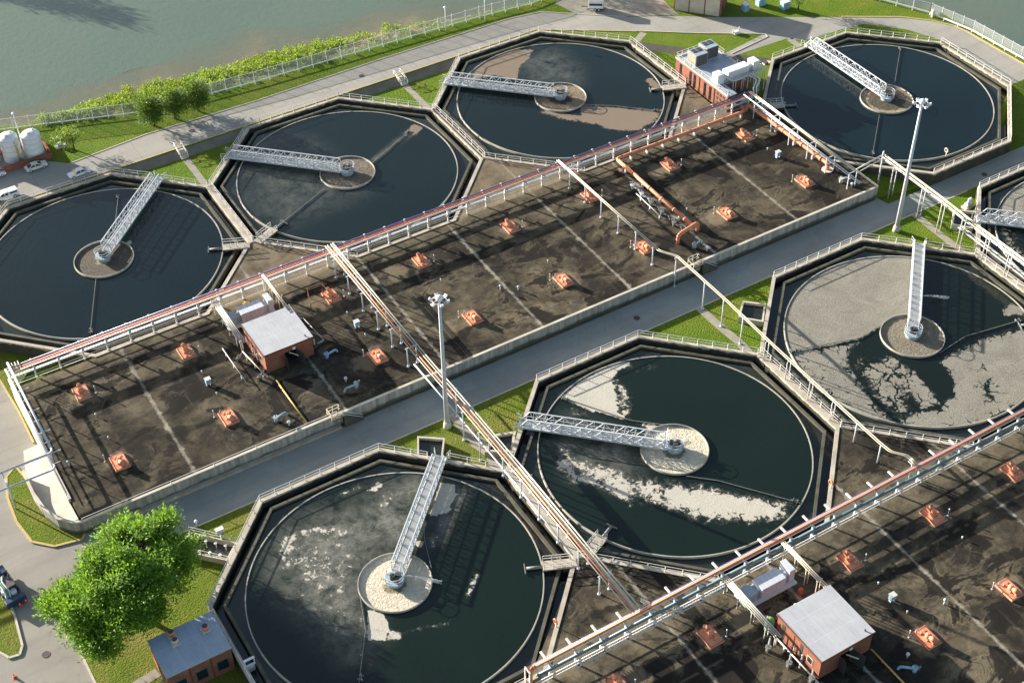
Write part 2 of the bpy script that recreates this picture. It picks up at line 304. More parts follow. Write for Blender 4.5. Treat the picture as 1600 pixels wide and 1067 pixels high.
# ------------------------------------------------------------------ mesh builder
class MB:
    def __init__(s): s.v, s.f, s.sm = [], [], []
    def face(s, pts, sm=False):
        i = len(s.v); s.v += [tuple(p) for p in pts]; s.f.append(tuple(range(i, i+len(pts)))); s.sm.append(sm)
    def prism(s, poly, z0, z1, top=True, bottom=False):
        a = sum(poly[i][0]*poly[(i+1)%len(poly)][1]-poly[(i+1)%len(poly)][0]*poly[i][1] for i in range(len(poly)))
        if a < 0: poly = poly[::-1]
        n = len(poly); i = len(s.v)
        z1s = z1 if isinstance(z1, (list, tuple)) else [z1]*n
        if a < 0 and isinstance(z1, (list, tuple)): z1s = list(z1)[::-1]
        s.v += [(p[0], p[1], z0) for p in poly] + [(p[0], p[1], z1s[k]) for k, p in enumerate(poly)]
        for k in range(n):
            s.f.append((i+k, i+(k+1)%n, i+n+(k+1)%n, i+n+k)); s.sm.append(False)
        if top: s.f.append(tuple(range(i+n, i+2*n))); s.sm.append(False)
        if bottom: s.f.append(tuple(range(i+n-1, i-1, -1))); s.sm.append(False)
        return s
    def ring(s, outer, inner, z0, z1):
        n = len(outer); i = len(s.v)
        s.v += [(*p, z0) for p in outer]+[(*p, z1) for p in outer]+[(*p, z1) for p in inner]+[(*p, z0) for p in inner]
        for k in range(n):
            m = (k+1) % n
            for q in range(3):
                s.f.append((i+q*n+k, i+q*n+m, i+(q+1)*n+m, i+(q+1)*n+k)); s.sm.append(n > 12 and q != 1)
        return s
    def box(s, x0, y0, z0, x1, y1, z1):
        return s.prism([(x0,y0),(x1,y0),(x1,y1),(x0,y1)], z0, z1, bottom=True)
    def bar(s, a, b, w, h=None, up=(0,0,1)):
        a, b = Vector(a), Vector(b); d = (b-a); h = h or w
        if d.length < 1e-6: return s
        d.normalize(); upv = Vector(up)
        if abs(d.dot(upv)) > .98: upv = Vector((1,0,0))
        x = d.cross(upv).normalized()*(w/2); y = x.cross(d).normalized()*(h/2)
        i = len(s.v)
        for p in (a, b): s.v += [tuple(p+q) for q in (x+y, -x+y, -x-y, x-y)]
        for f in ((0,1,2,3),(7,6,5,4),(0,4,5,1),(1,5,6,2),(2,6,7,3),(3,7,4,0)):
            s.f.append(tuple(i+k for k in f)); s.sm.append(False)
        return s
    def cyl(s, a, b, r, r2=None, n=10, cap=True):
        a, b = Vector(a), Vector(b); r2 = r if r2 is None else r2
        d = (b-a).normalized(); u = Vector((1,0,0)) if abs(d.z) > .9 else Vector((0,0,1))
        x = d.cross(u).normalized(); y = d.cross(x); i = len(s.v)
        for p, q in ((a, r), (b, r2)):
            for k in range(n):
                t = 2*pi*k/n; s.v.append(tuple(p + x*(q*cos(t)) + y*(q*sin(t))))
        for k in range(n):
            m = (k+1) % n; s.f.append((i+k, i+n+k, i+n+m, i+m)); s.sm.append(True)
        if cap:
            s.f.append(tuple(range(i, i+n))); s.sm.append(False); s.f.append(tuple(range(i+2*n-1, i+n-1, -1))); s.sm.append(False)
        return s
    def path(s, pts, r, n=8, bend=0):
        """a pipe along a polyline, with rounded elbows when bend > 0"""
        P = [Vector(p) for p in pts]
        if bend:
            Q = [P[0]]
            for i in range(1, len(P)-1):
                a = (P[i-1]-P[i]); b = (P[i+1]-P[i]); k = min(bend, a.length*.45, b.length*.45)
                a.normalize(); b.normalize(); p0, p2 = P[i]+a*k, P[i]+b*k
                for t in (0,.25,.5,.75,1): Q.append(p0*(1-t)**2 + P[i]*(2*t*(1-t)) + p2*t*t)
            Q.append(P[-1]); P = Q
        for i in range(len(P)-1): s.cyl(P[i], P[i+1], r, n=n, cap=(i in (0, len(P)-2)))
        return s
    def dome(s, c, r, h, n=16, rings=4):
        prev = None
        for k in range(rings+1):
            t = pi/2*k/rings; q = r*cos(t); z = c[2]+h*sin(t); i = len(s.v)
            s.v += [(c[0]+q*cos(2*pi*j/n), c[1]+q*sin(2*pi*j/n), z) for j in range(n)]
            if prev is not None:
                for j in range(n): m = (j+1)%n; s.f.append((prev+j, prev+m, i+m, i+j)); s.sm.append(True)
            prev = i
        return s
    def build(s, name, mat, parent=None, loc=None, bevel=0, rot=0):
        me = bpy.data.meshes.new(name)
        base = Vector(parent.location) if parent is not None else Vector(loc or (0,0,0))
        if parent is not None and parent.parent is not None: base = base + Vector(parent.parent.location)
        me.from_pydata([(p[0]-base.x, p[1]-base.y, p[2]-base.z) for p in s.v], [], s.f)
        me.polygons.foreach_set('use_smooth', s.sm); me.update()
        me.materials.append(MAT[mat] if isinstance(mat, str) else mat)
        o = bpy.data.objects.new(name, me); COL.objects.link(o)
        if parent is not None: o.parent = parent
        else: o.location = base
        if bevel:
            b = o.modifiers.new('bevel', 'BEVEL'); b.width = bevel; b.segments = 2; b.limit_method = 'ANGLE'
        return o
def tag(o, label, cat, group=None):
    o['label'] = label; o['category'] = cat
    if group: o['group'] = group
    return o
def thing(name, label, cat, loc=(0,0,0), group=None):
    o = bpy.data.objects.new(name, None); COL.objects.link(o); o.location = loc; o.empty_display_size = .3
    return tag(o, label, cat, group)
def struct(o, kind='structure'): o['kind'] = kind; return o
KIDS = {}
def copy_tree(o, parent=None, loc=None, rotz=None, label=None):
    c = o.copy(); COL.objects.link(c)
    if parent is not None: c.parent = parent
    if loc is not None: c.location = loc
    if rotz is not None: c.rotation_euler = (0,0,rotz)
    if label: c['label'] = label
    for ch in KIDSOF(o): copy_tree(ch, c)
    return c
def KIDSOF(o): return [x for x in COL.objects if x.parent == o]
def part_copy(src, parent, loc):
    c = src.copy(); COL.objects.link(c); c.parent = parent; c.location = loc; return c
def rot2(x, y, a): return (x*cos(a)-y*sin(a), x*sin(a)+y*cos(a))
# ------------------------------------------------------------------ levels (m above the weirs)
Z_WALL, Z_DECK, Z_UP, Z_TRI, Z_LOW, Z_WEST = .40, .30, .30, -.40, -1.75, -1.95
YK = 23.9
D = 43.865; AP = D/2 - .012
TANKS = {'A': (-9.2,82.88), 'B': (34.6,82.88), 'C': (78.2,82.9), 'D': (127.9,50.4), 'E': (0.,0.), 'F': (D,0.), 'G': (2*D,0.), 'H': (3*D,0.)}
def octa(ap, c=(0,0)):
    r = ap/cos(pi/8); return [(c[0]+r*cos(pi/8+k*pi/4), c[1]+r*sin(pi/8+k*pi/4)) for k in range(8)]
def vtx(t, k, ap=D/2): return octa(ap, TANKS[t])[k % 8]     # k: 0 E-upper, 1 N-right, 2 N-left, 3 W-upper, 4 W-lower, 5 S-left, 6 S-right, 7 E-lower
def circ(r, n, c=(0,0)): return [(c[0]+r*cos(2*pi*k/n), c[1]+r*sin(2*pi*k/n)) for k in range(n)]
def flat(name, poly, z, mat, depth=.6, kind='structure'):
    return struct(MB().prism(poly, (min(z) if isinstance(z, (list,tuple)) else z)-depth, z).build(name, mat), kind)
def kerb(name_pts, z, w=.18, h=.12, mat='kerb'):
    m = MB()
    for a, b in zip(name_pts[:-1], name_pts[1:]): m.bar((*a, z+h/2-.2), (*b, z+h/2-.2), w, h+.4)
    return struct(m.build('kerb', mat))
# ------------------------------------------------------------------ ground, river, roads
m = MB(); m.face([(-4000,-4000,-3),(4000,-4000,-3),(4000,4000,-3),(-4000,4000,-3)]); struct(m.build('river', 'river'))
flat('ground', [(-500,-500),(420,-500),(420,4),(160,30),(159.5,60),(120,88),(100,100),(-18,100),(-60,100),(-500,100)], -2.2, 'grass', 4)
up = [(-300,105),(vtx('A',2)),(vtx('A',1)),(vtx('B',2)),(vtx('B',1)),(vtx('C',2)),(vtx('C',1)),(vtx('C',0)),(vtx('D',2)),(vtx('D',1)),(vtx('D',0)),(vtx('D',7)),
      (160.2,41.3),(159.3,59.5),(157.2,68.4),(152,78.5),(140,103),(112,119),(92,115.3),(86,116.2),(72,117.4),(52,118.2),(30,119.2),(12,121),(3,123),(-2.5,126),(-14,130),(-60,142),(-300,190)]
flat('upper_ground', up, Z_UP, 'grass', 4.2)
# slope falling to the low road at the far right
m = MB(); e0, e1 = vtx('D',0), vtx('D',7)
for (ya, za), (yb, zb) in (((41.35,Z_UP),(36,-.5)),((36,-.5),(29,-1.95)),((29,-1.95),(24,-1.99))):
    xa, xb = (149.9 if ya > 40 else 141 if ya > 30 else 134), (141 if yb > 30 else 134)
    m.face([(xa,ya,za),(xb,yb,zb),(159.3+(60-yb)*.06,yb,zb),(159.3+(60-ya)*.06,ya,za)])
    m.face([(159.3+(60-yb)*.06,yb,zb),(159.3+(60-yb)*.06,yb,-4),(159.3+(60-ya)*.06,ya,-4),(159.3+(60-ya)*.06,ya,za)])
struct(m.build('slope', 'grass'))
# bank between the fence and the river
top = [(-14,130),(-2.5,126),(3,123),(12,121),(30,119.2),(52,118.2),(72,117.4),(86,116.2),(92,115.3)]
sh = [(-14,130.6),(-3,127.6),(3.2,132.4),(12.7,133.4),(24,132.2),(40,131),(56,129.4),(72,124.6),(84,118.6),(92,115.6)]
def resample(P, n):
    L = [0]
    for a, b in zip(P[:-1], P[1:]): L.append(L[-1]+hypot(b[0]-a[0], b[1]-a[1]))
    out = []
    for i in range(n):
        s = L[-1]*i/(n-1); k = max(j for j in range(len(L)-1) if L[j] <= s+1e-9); f = (s-L[k])/max(1e-9, L[k+1]-L[k])
        out.append((P[k][0]+(P[k+1][0]-P[k][0])*f, P[k][1]+(P[k+1][1]-P[k][1])*f))
    return out
rb = random.Random(3); NB = 130; ta, sa = resample(top, NB), resample(sh, NB); BANK = []
m = MB(); rows = 9
for i in range(NB):
    row = []
    for j in range(rows):
        f = j/(rows-1); jit = (rb.random()-.5)*(1.1 if 0 < j else 0)
        row.append((ta[i][0]+(sa[i][0]-ta[i][0])*f, ta[i][1]+(sa[i][1]-ta[i][1])*f+jit, Z_UP-.05-(3.5+Z_UP)*f**1.25+(rb.random()-.5)*(.25 if 0 < j < rows-1 else 0)))
    BANK.append(row)
for i in range(NB-1):
    for j in range(rows-1): m.face([BANK[i][j], BANK[i+1][j], BANK[i+1][j+1], BANK[i][j+1]], True)
struct(m.build('river_bank', 'soil'))
m = MB(); dep = []
for i in range(NB-1):
    a, b = sa[i], sa[i+1]
    o = [(p[0]-.1*j*1.0, p[1]+w_, -2.985) for p in (a,b) for j, w_ in ((0,-1.0),(0,4.5+2.5*sin(i*.21)),(0,9+3*sin(i*.13)))]
    m.face([o[0],o[3],o[4],o[1]]); dep += [1,1,.55,.55]; m.face([o[1],o[4],o[5],o[2]]); dep += [.55,.55,0,0]
w = m.build('shallows','shallows'); struct(w); t_ = w.data.attributes.new('depth','FLOAT','POINT'); t_.data.foreach_set('value',[float(x) for x in dep])
# river road on the upper ground
zr = Z_UP+.012
rs = [(-300,105.45),(86.9,105.45),(97,98.6),(103.2,94.3),(113,87.2),(121.5,81.6)]
re = [(124.5,79.0),(134.6,73.6),(142.0,72.6),(147.5,66.5),(150.3,60.2),(150.1,41.6)]
rn = [(157.3,41.6),(156.6,59.6),(156.0,62.5),(153.6,66.4),(149.5,70.6),(140,76.8),(128.5,84.3),(118,91.0),(113.4,94.6),(104.5,99.8),(96.5,106.4),(91.5,110.6),(84.8,111.8),(56.7,112.2),(30,111.8),(9.3,112.5),(-5.3,111.2),(-9,114.6),(-300,114.6)]
ramp = [(116.5,76.6),(113.6,77.4)]
struct(MB().prism(rs+[(118.5,79.8),ramp[0],ramp[1]][0:0]+re+rn, zr-.3, zr).build('river_road', 'road_north'))
struct(MB().prism([(123.9,80.2),(125.8,78.2),(126.0,76.4),(113.0,76.9),(111.9,78.4)], zr-.3, zr+.004).build('side_road', 'road_north'))
struct(MB().prism([(124.9,78.9),(134.4,73.7),(128.6,73.9),(125.9,76.2)], zr-.3, zr+.008).build('side_road', 'road_north'))
struct(MB().prism([(96.8,106.4),(104.6,100.0),(113.6,94.9),(114.0,97.5),(116.0,112),(104,118.5),(95.5,112)], zr-.3, zr+.004).build('gravel_yard', 'path'))
kerb([(-300,105.3),(86.9,105.3),(97,98.45),(103.1,94.15)], zr-.01, .2, .10, 'kerb_yellow')
kerb([(104.4,93.4),(113,87.0),(121.4,81.4),(123.4,79.9),(123.2,78.9),(113.5,77.7)], zr-.01, .2, .10)
kerb(rn[9:18][::-1][1:], zr-.01, .2, .08)
kerb([(157.4,41.6),(156.7,59.5),(156.1,62.6),(153.7,66.6),(149.6,70.8),(140.1,77)], zr-.01, .3, .10, 'kerb_yellow')
# paths in the grass
ztri = Z_TRI
def tri(pts, z=Z_TRI, mat='grass'): return flat('lawn', pts, z, mat, 1.1)
tri([vtx('A',1), vtx('A',0), vtx('B',2)]); tri([vtx('B',1), vtx('B',0), vtx('C',2)])
tri([(-60,104.8), vtx('A',2), vtx('A',3), vtx('A',4), (-60,70)])
tri([vtx('C',0), vtx('C',7), (99.9,66), (105.9,66), vtx('D',3), vtx('D',2)])
tri([(-9.09,YK), (-31,YK), (-35,21.5), (-37.2,17), (-37.6,12), (-37.5,-40), (-21.9,-40), vtx('E',4), vtx('E',3), vtx('E',2)], Z_LOW, 'grass_dry')
for t, u in (('E','F'), ('F','G'), ('G','H')): tri([(vtx(t,1)[0]-9, YK), (vtx(t,1)[0]-9, 21.9), vtx(t,1), vtx(t,0), vtx(u,2), (vtx(u,2)[0]+9, 21.9), (vtx(u,2)[0]+9, YK)], Z_LOW, 'grass_dry' if t == 'E' else 'grass')
flat('lawn', [vtx('D',5), (106.2,31.2), (106.2,41), vtx('D',4)], [-1.85,-1.85,-.9,-.9], 'grass', .8)
# concrete aprons falling from the river road to the lawns
for a, b in ((vtx('A',1), vtx('B',2)), (vtx('B',1), vtx('C',2)), ((-60,104.83), vtx('A',2))):
    struct(MB().prism([a, b, (b[0]-1.75, 103.0), (a[0]+1.75, 103.0)], -1.5, [Z_UP+.006, Z_UP+.006, Z_TRI+.02, Z_TRI+.02]).build('apron', 'apron'))
p, q = Vector(vtx('C',0)), Vector(vtx('D',2)); nrm = Vector((-(q-p).y, (q-p).x)).normalized()*-1.5
if nrm.y > 0: nrm = -nrm
dd = (q-p).normalized()
struct(MB().prism([tuple(p+dd*.0), tuple(q), tuple(q+nrm-dd*1.0), tuple(p+nrm+dd*1.0)], -1.5, [Z_UP+.006, Z_UP+.006, Z_TRI+.02, Z_TRI+.02]).build('apron', 'apron'))
def walk(pts, z, w, mat='path', th=.3):
    m = MB()
    for a, b in zip(pts[:-1], pts[1:]):
        d = Vector((b[0]-a[0], b[1]-a[1])).normalized(); nn = Vector((-d.y, d.x))*w/2
        m.prism([(a[0]-nn.x,a[1]-nn.y),(b[0]-nn.x,b[1]-nn.y),(b[0]+nn.x,b[1]+nn.y),(a[0]+nn.x,a[1]+nn.y)], z-th, z+.02)
    return struct(m.build('path', mat))
walk([(12.7,102.4),(12.65,92.4)], Z_TRI, 1.2); walk([(56.4,102.4),(56.35,92.4)], Z_TRI, 1.2)
walk([(21.9,23.8),(22.0,17.5)], Z_LOW, 1.5); walk([(22.1,17.6),(23.0,14.6),(22.0,9.8)], Z_LOW+.004, 2.2)
walk([(66.0,23.8),(66.1,18.5),(66.4,14.0),(65.9,9.6)], Z_LOW, 1.4); walk([(110.6,23.8),(110.3,17),(110.2,12),(109.7,9.6)], Z_LOW, 1.3)
walk([(103.9,93.0),(101.0,91.3)], Z_UP, 1.4); walk([(126.2,76.0),(126.2,72.7)], Z_UP, 1.3)
walk([(-37.3,3.6),(-30.6,4.6)], Z_LOW, 1.4)
# low road between the two rows of tanks
zs_ = -1.95
struct(MB().prism([(-31,YK),(-30.9,31.4),(108.3,31.4),(109,28.4),(420,28.4),(420,22.2),(108,22.2),(108,YK)], zs_-.4, zs_+.012).build('service_road', 'road_south'))
kerb([(-31,YK),(108.5,YK)], Z_LOW-.04, .24, .06); kerb([(vtx('G',1)[0]-8,YK),(vtx('H',2)[0],YK)], Z_LOW-.05, .2, .06)
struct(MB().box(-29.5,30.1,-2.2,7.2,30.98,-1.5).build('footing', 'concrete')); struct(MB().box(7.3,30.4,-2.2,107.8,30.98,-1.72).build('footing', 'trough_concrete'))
# west road and its islands
flat('west_road', [(-120,-60),(-37.4,-60),(-37.4,14),(-36.9,19),(-34.6,22.3),(-31,YK),(-30.85,31.0),(-30.75,62),(-34,78),(-60,110),(-120,120)], Z_WEST, 'road_west', .5)
isl = [at(24,728,-1.85),at(10,745,-1.85),at(12,778,-1.85),at(26,815,-1.85),at(50,846,-1.85),at(85,853,-1.85),at(128,842,-1.85),(-30.5,31.2),(-33.6,35),(-34.6,40),(-34.4,44)]
flat('lawn', isl, Z_WEST+.13, 'grass_dry', .5); kerb(isl[:7]+[isl[7]], Z_WEST+.02, .32, .14, 'kerb_yellow'); kerb([isl[0], isl[10]], Z_WEST+.02, .32, .14, 'kerb_yellow')
isl2 = [at(-12,880,-1.85),at(4,905,-1.85),at(24,965,-1.85),at(35,1008,-1.85),at(31,1022,-1.85),at(14,1027,-1.85),at(-12,1012,-1.85)]
flat('lawn', isl2, Z_WEST+.13, 'grass_dry', .5); kerb(isl2[1:], Z_WEST+.02, .3, .14, 'kerb')
wl = [at(-5,535,-1.7),at(62,548,-1),(-30.8,62.6),at(40,650,-1.7),at(52,690,-1.7),at(28,640,-1.7),at(-5,585,-1.7)]
flat('lawn', wl, Z_WEST+.14, 'grass_dry', .5); kerb(wl[4:], Z_WEST+.02, .25, .14, 'kerb_yellow')
kerb([(-37.6,-40),(-37.7,12),(-37.2,17),(-35.1,21.5),(-31,YK)], Z_LOW-.04, .24, .07, 'kerb')
# ------------------------------------------------------------------ the two decks
def notch(a, b): return [vtx(a,7), vtx(a,0)]
deckpoly = [(-30.7,31.05),(108.2,31.05),(108.2,39.5),vtx('D',5)][0:2] + [(108.2,39.2),(105.95,41.4),(105.95,66),(99.95,66),vtx('C',7),vtx('C',6),vtx('C',5),vtx('C',4),vtx('B',6),vtx('B',5),vtx('B',4),vtx('A',6),vtx('A',5),(-30.7,60.95)]
flat('deck', deckpoly, Z_DECK, 'deck', 2.4)
d2 = [(6.4,-53),(160,-53),(160,-21.95),vtx('H',5),vtx('H',4),vtx('G',6),vtx('G',5),vtx('G',4),vtx('F',6),vtx('F',5),vtx('F',4),(vtx('E',6)[0]-2.6,-21.95)]
flat('deck', d2, Z_DECK, 'deck', 2.4)
def wall_thing(label, segs, cat='wall', name='concrete_wall', mat='streaked_wall', cap='concrete_pale', z0=-2.1, z1=.34, w=.3):
    t = thing(name, label, cat, (*segs[0], 0))
    m, c = MB(), MB()
    for a, b in zip(segs[:-1], segs[1:]):
        m.bar((*a,(z0+z1)/2), (*b,(z0+z1)/2), w, z1-z0); c.bar((*a,z1+.06), (*b,z1+.06), w+.1, .12)
    m.build('wall_face', mat, t); c.build('coping', cap, t); return t
wall_thing('long streaked concrete retaining wall with pale coping between far dark deck and shaded road', [(-30.9,30.9),(108.35,30.9),(108.35,39.3)])
wall_thing('streaked concrete retaining wall with pale coping at the bottom right corner, nearer deck', [(6.2,-53.15),(160,-53.15)])
wall_thing('low pale concrete edge wall along the left end of the far deck', [(-30.85,61.2),(-30.85,35.6)], 'wall', 'concrete_wall', 'concrete_pale', 'concrete_pale', -2.1, .36, .4)
rampc = [(-34.6,44.2),(-34.7,39.5),(-34.3,36.0),(-33.3,33.2),(-31.8,31.5),(-30.7,30.9)]
wall_thing('curved concrete parapet around the ramp at the left corner of the far deck', rampc, 'parapet', 'parapet', 'streaked_wall', 'concrete_pale', -2.1, .30, .28)
flat('ramp', [(-31.05,61),(-33.2,50),(-34.5,44.2)][1:]+[(-34.55,39.5),(-34.2,36.0),(-33.2,33.3),(-31.7,31.6),(-30.95,31.1),(-31.05,50)], [-1.7,-1.2,-.7,-.2,.1,.2,.26,-1.6], 'concrete_pale', .5)
# ------------------------------------------------------------------ settling tanks
def sdist(poly, x, y):
    d = 1e9; ins = False; n = len(poly)
    for i in range(n):
        x1, y1 = poly[i]; x2, y2 = poly[(i+1) % n]
        dx, dy = x2-x1, y2-y1; f = max(0, min(1, ((x-x1)*dx+(y-y1)*dy)/(dx*dx+dy*dy+1e-12)))
        d = min(d, hypot(x-x1-f*dx, y-y1-f*dy))
        if (y1 > y) != (y2 > y) and x < (x2-x1)*(y-y1)/(y2-y1)+x1: ins = not ins
    return d if ins else -d
SC = {k: [] for k in TANKS}
def scum(t, pts, v, soft=.6, ch=0, hue=0): SC[t].append(([at(*p) for p in pts], v, soft, ch, hue))
# brown scum of tank C
scum('C', [(722,130),(740,108),(765,90),(800,77),(834,78),(826,92),(812,104),(808,124),(770,118)], 1.0, .9, 0, 1)
scum('C', [(905,160),(920,163),(1000,170),(1036,172),(1024,194),(1000,204),(965,206),(930,196),(885,188),(842,177),(855,168),(885,178),(905,178)], .86, 1.8, 0, 1)
scum('C', [(1006,125),(1018,120),(1032,133),(1036,147),(1020,140)], .8, .8, 0, 1)
scum('C', [(800,90),(870,80),(900,110),(900,130),(840,130)], .45, 4, 1)
# tank B
scum('B', [(630,212),(646,194),(664,200),(652,209),(640,214)], 1.0, .4, 0, 1)
scum('B', [(580,256),(578,252),(640,203),(648,208),(612,232)], .75, .8, 1); scum('B', [(606,231),(612,224),(616,227),(610,234)], .6, .4)
scum('B', [(415,225),(440,214),(456,220),(452,236),(430,240)], .42, 1.5, 0, 1); scum('B', [(380,250),(420,215),(480,225),(560,300),(440,350),(390,320)], .35, 5, 1)
scum('B', [(437,350),(450,325),(460,330),(445,348)], .5, .8, 1)
# tank A
scum('A', [(192,380),(206,374),(208,382),(196,384)], .7, .5)
# tank F
scum('F', [(874,622),(912,591),(962,567),(988,566),(966,580),(954,592),(962,615),(966,645),(986,658),(930,642)], 1.0, .6)
scum('F', [(955,588),(985,600),(992,655),(985,660),(960,645)], .52, 1.6); scum('F', [(965,565),(1030,566),(1040,585),(990,590)], .34, 2)
scum('F', [(978,655),(1040,664),(1030,672),(1010,674)], .55, .7)
scum('F', [(872,640),(900,636),(930,645),(920,655),(890,650)], .42, 1.0)
scum('F', [(868,724),(872,690),(890,690),(910,712),(950,722),(1000,742),(1060,750),(1130,764),(1200,774),(1246,784),(1238,806),(1205,824),(1140,820),(1080,814),(1010,788),(950,775),(915,752),(885,752)], .60, 2.8)
scum('F', [(985,756),(1060,756),(1200,778),(1235,788),(1215,816),(1130,812),(1040,790)], .80, 2.8); scum('F', [(866,720),(885,715),(905,735),(950,752),(1000,782),(985,790),(930,760),(890,755)], .74, 1.6)
scum('F', [(870,700),(890,650),(1000,690),(990,760),(900,750)], .5, 3, 1)
# tank E
scum('E', [(425,880),(440,835),(480,812),(560,790),(640,745),(680,752),(640,850),(585,865),(562,920),(566,1000),(550,1020),(500,970),(450,925)], .85, 5, 1)
scum('E', [(430,900),(440,845),(500,820),(580,850),(560,930),(560,1000),(500,960)], .42, 3.5)
scum('E', [(432,858),(445,834),(480,820),(530,818),(562,842),(530,838),(485,834),(462,846),(455,870),(480,880),(440,892)], .70, 2.2)
scum('E', [(430,890),(445,890),(500,940),(555,1005),(545,1012),(480,955)], .50, 2.0); scum('E', [(560,925),(568,960),(572,1010),(562,1040),(556,1000)], .5, .8)
scum('E', [(574,952),(602,960),(609,985),(600,1000),(574,1000)], 1.0, .5); scum('E', [(600,980),(632,984),(630,1000),(600,1002)], .6, .8)
scum('E', [(630,988),(655,976),(705,970),(704,977),(660,984)], .60, 1.0); scum('E', [(722,930),(735,905),(742,890),(752,895),(748,912),(732,938)], .60, .9)
scum('E', [(505,782),(530,766),(558,758),(570,765),(540,778)], .52, 1.2); scum('E', [(575,765),(592,752),(598,758),(585,768)], .95, .4); scum('E', [(585,780),(600,760),(625,765),(610,800),(595,812)], .5, 1.2)
scum('E', [(596,750),(640,750),(650,790),(610,830),(590,800)], .28, 2)
scum('E', [(690,753),(714,757),(700,802),(670,806)], 1.0, .35); scum('E', [(714,757),(740,768),(700,840),(672,870),(665,830),(700,803)], .35, 1.0); scum('E', [(712,757),(735,765),(690,850),(670,850)], .7, 1.0, 1)
scum('E', [(648,845),(664,846),(660,856),(650,855)], .9, .4)
# tank G
scum('G', [(1215,520),(1236,460),(1262,434),(1300,412),(1350,400),(1405,396),(1427,402),(1424,500),(1390,503),(1345,528),(1300,540),(1230,550)], 1.05, .5)
scum('G', [(1228,548),(1300,542),(1345,530),(1330,548),(1325,570),(1345,600),(1375,640),(1400,662),(1372,658),(1310,634),(1270,602)], .88, 1.8)
scum('G', [(1320,545),(1380,542),(1410,555),(1445,600),(1420,630),(1440,650),(1400,655),(1360,620)], .58, 2.2)
scum('G', [(1405,590),(1430,580),(1450,600),(1470,630),(1440,640)], .85, 1.5)
scum('G', [(1470,566),(1480,556),(1530,532),(1600,512),(1650,540),(1640,610),(1600,632),(1525,664),(1450,673),(1400,662),(1430,645),(1470,640),(1490,600),(1478,575)], .93, 1.4)
scum('G', [(1566,484),(1580,474),(1600,482),(1600,492),(1570,494)], 1.0, .5); scum('G', [(1490,560),(1530,545),(1560,545),(1540,562)], .45, 1)
SC['G'].append(([at(*p) for p in [(1529,570),(1537,566),(1545,590),(1566,622),(1550,632),(1528,618),(1534,590)]], -.48, 1.0, 0, 0))
SC['G'].append(([at(*p) for p in [(1430,572),(1470,575),(1480,600),(1490,620),(1478,622),(1450,600)]], -.85, 1.3, 0, 0))
SC['G'].append(([at(*p) for p in [(1330,545),(1380,542),(1385,558),(1350,568)]], -.6, .8, 0, 0))
# tank H
scum('H', [(1560,330),(1575,300),(1620,270),(1700,260),(1700,345),(1600,345),(1570,342)], 1.05, .5); scum('H', [(1555,352),(1580,348),(1620,420),(1600,425),(1570,400)], .55, 2)
for th_ in range(1): pass
ARMS = {'A': [[(150,436),(141,522)],[(185,304),(180,352)]], 'B': [[(641,204),(581,256)],[(506,296),(437,352)]], 'C': [[(912,164),(960,166),(1031,174)]],
        'D': [[(1407,74),(1398,130)],[(1374,180),(1363,243)]], 'E': [[(664,800),(663,840),(674,888)],[(560,915),(571,985),(561,1066)]],
        'F': [[(876,620),(985,657),(1062,667)],[(1072,744),(1122,751),(1250,786)]], 'G': [[(1232,549),(1342,529),(1383,505)],[(1468,552),(1508,526),(1597,500)]], 'H': []}
TL = {'A': ('octagonal settling tank with clear dark blue water, nearest the white cars and pickup', 'water_clear', 'froth_gravel'),
      'B': ('octagonal settling tank of dark water with one thin brown streak near the road', 'water_brown', 'froth_brown'),
      'C': ('octagonal settling tank with tan scum patches beside the flat-roofed brick building with air units', 'water_brown', 'froth_tan'),
      'D': ('octagonal settling tank of clear dark water inside the road bend by the white river fence', 'water_clear', 'froth_ring'),
      'E': ('octagonal settling tank with curling pale foam, beside the blue-roofed brick building', 'water_cream', 'froth_cream'),
      'F': ('octagonal settling tank with a broad swath of cream foam across dark water', 'water_cream', 'froth_cream'),
      'G': ('octagonal settling tank largely crusted with grey scum and cracks of open water', 'water_grey', 'froth_grey'),
      'H': ('octagonal settling tank with grey scum cut off by the right edge of the photo', 'water_grey', 'froth_grey')}
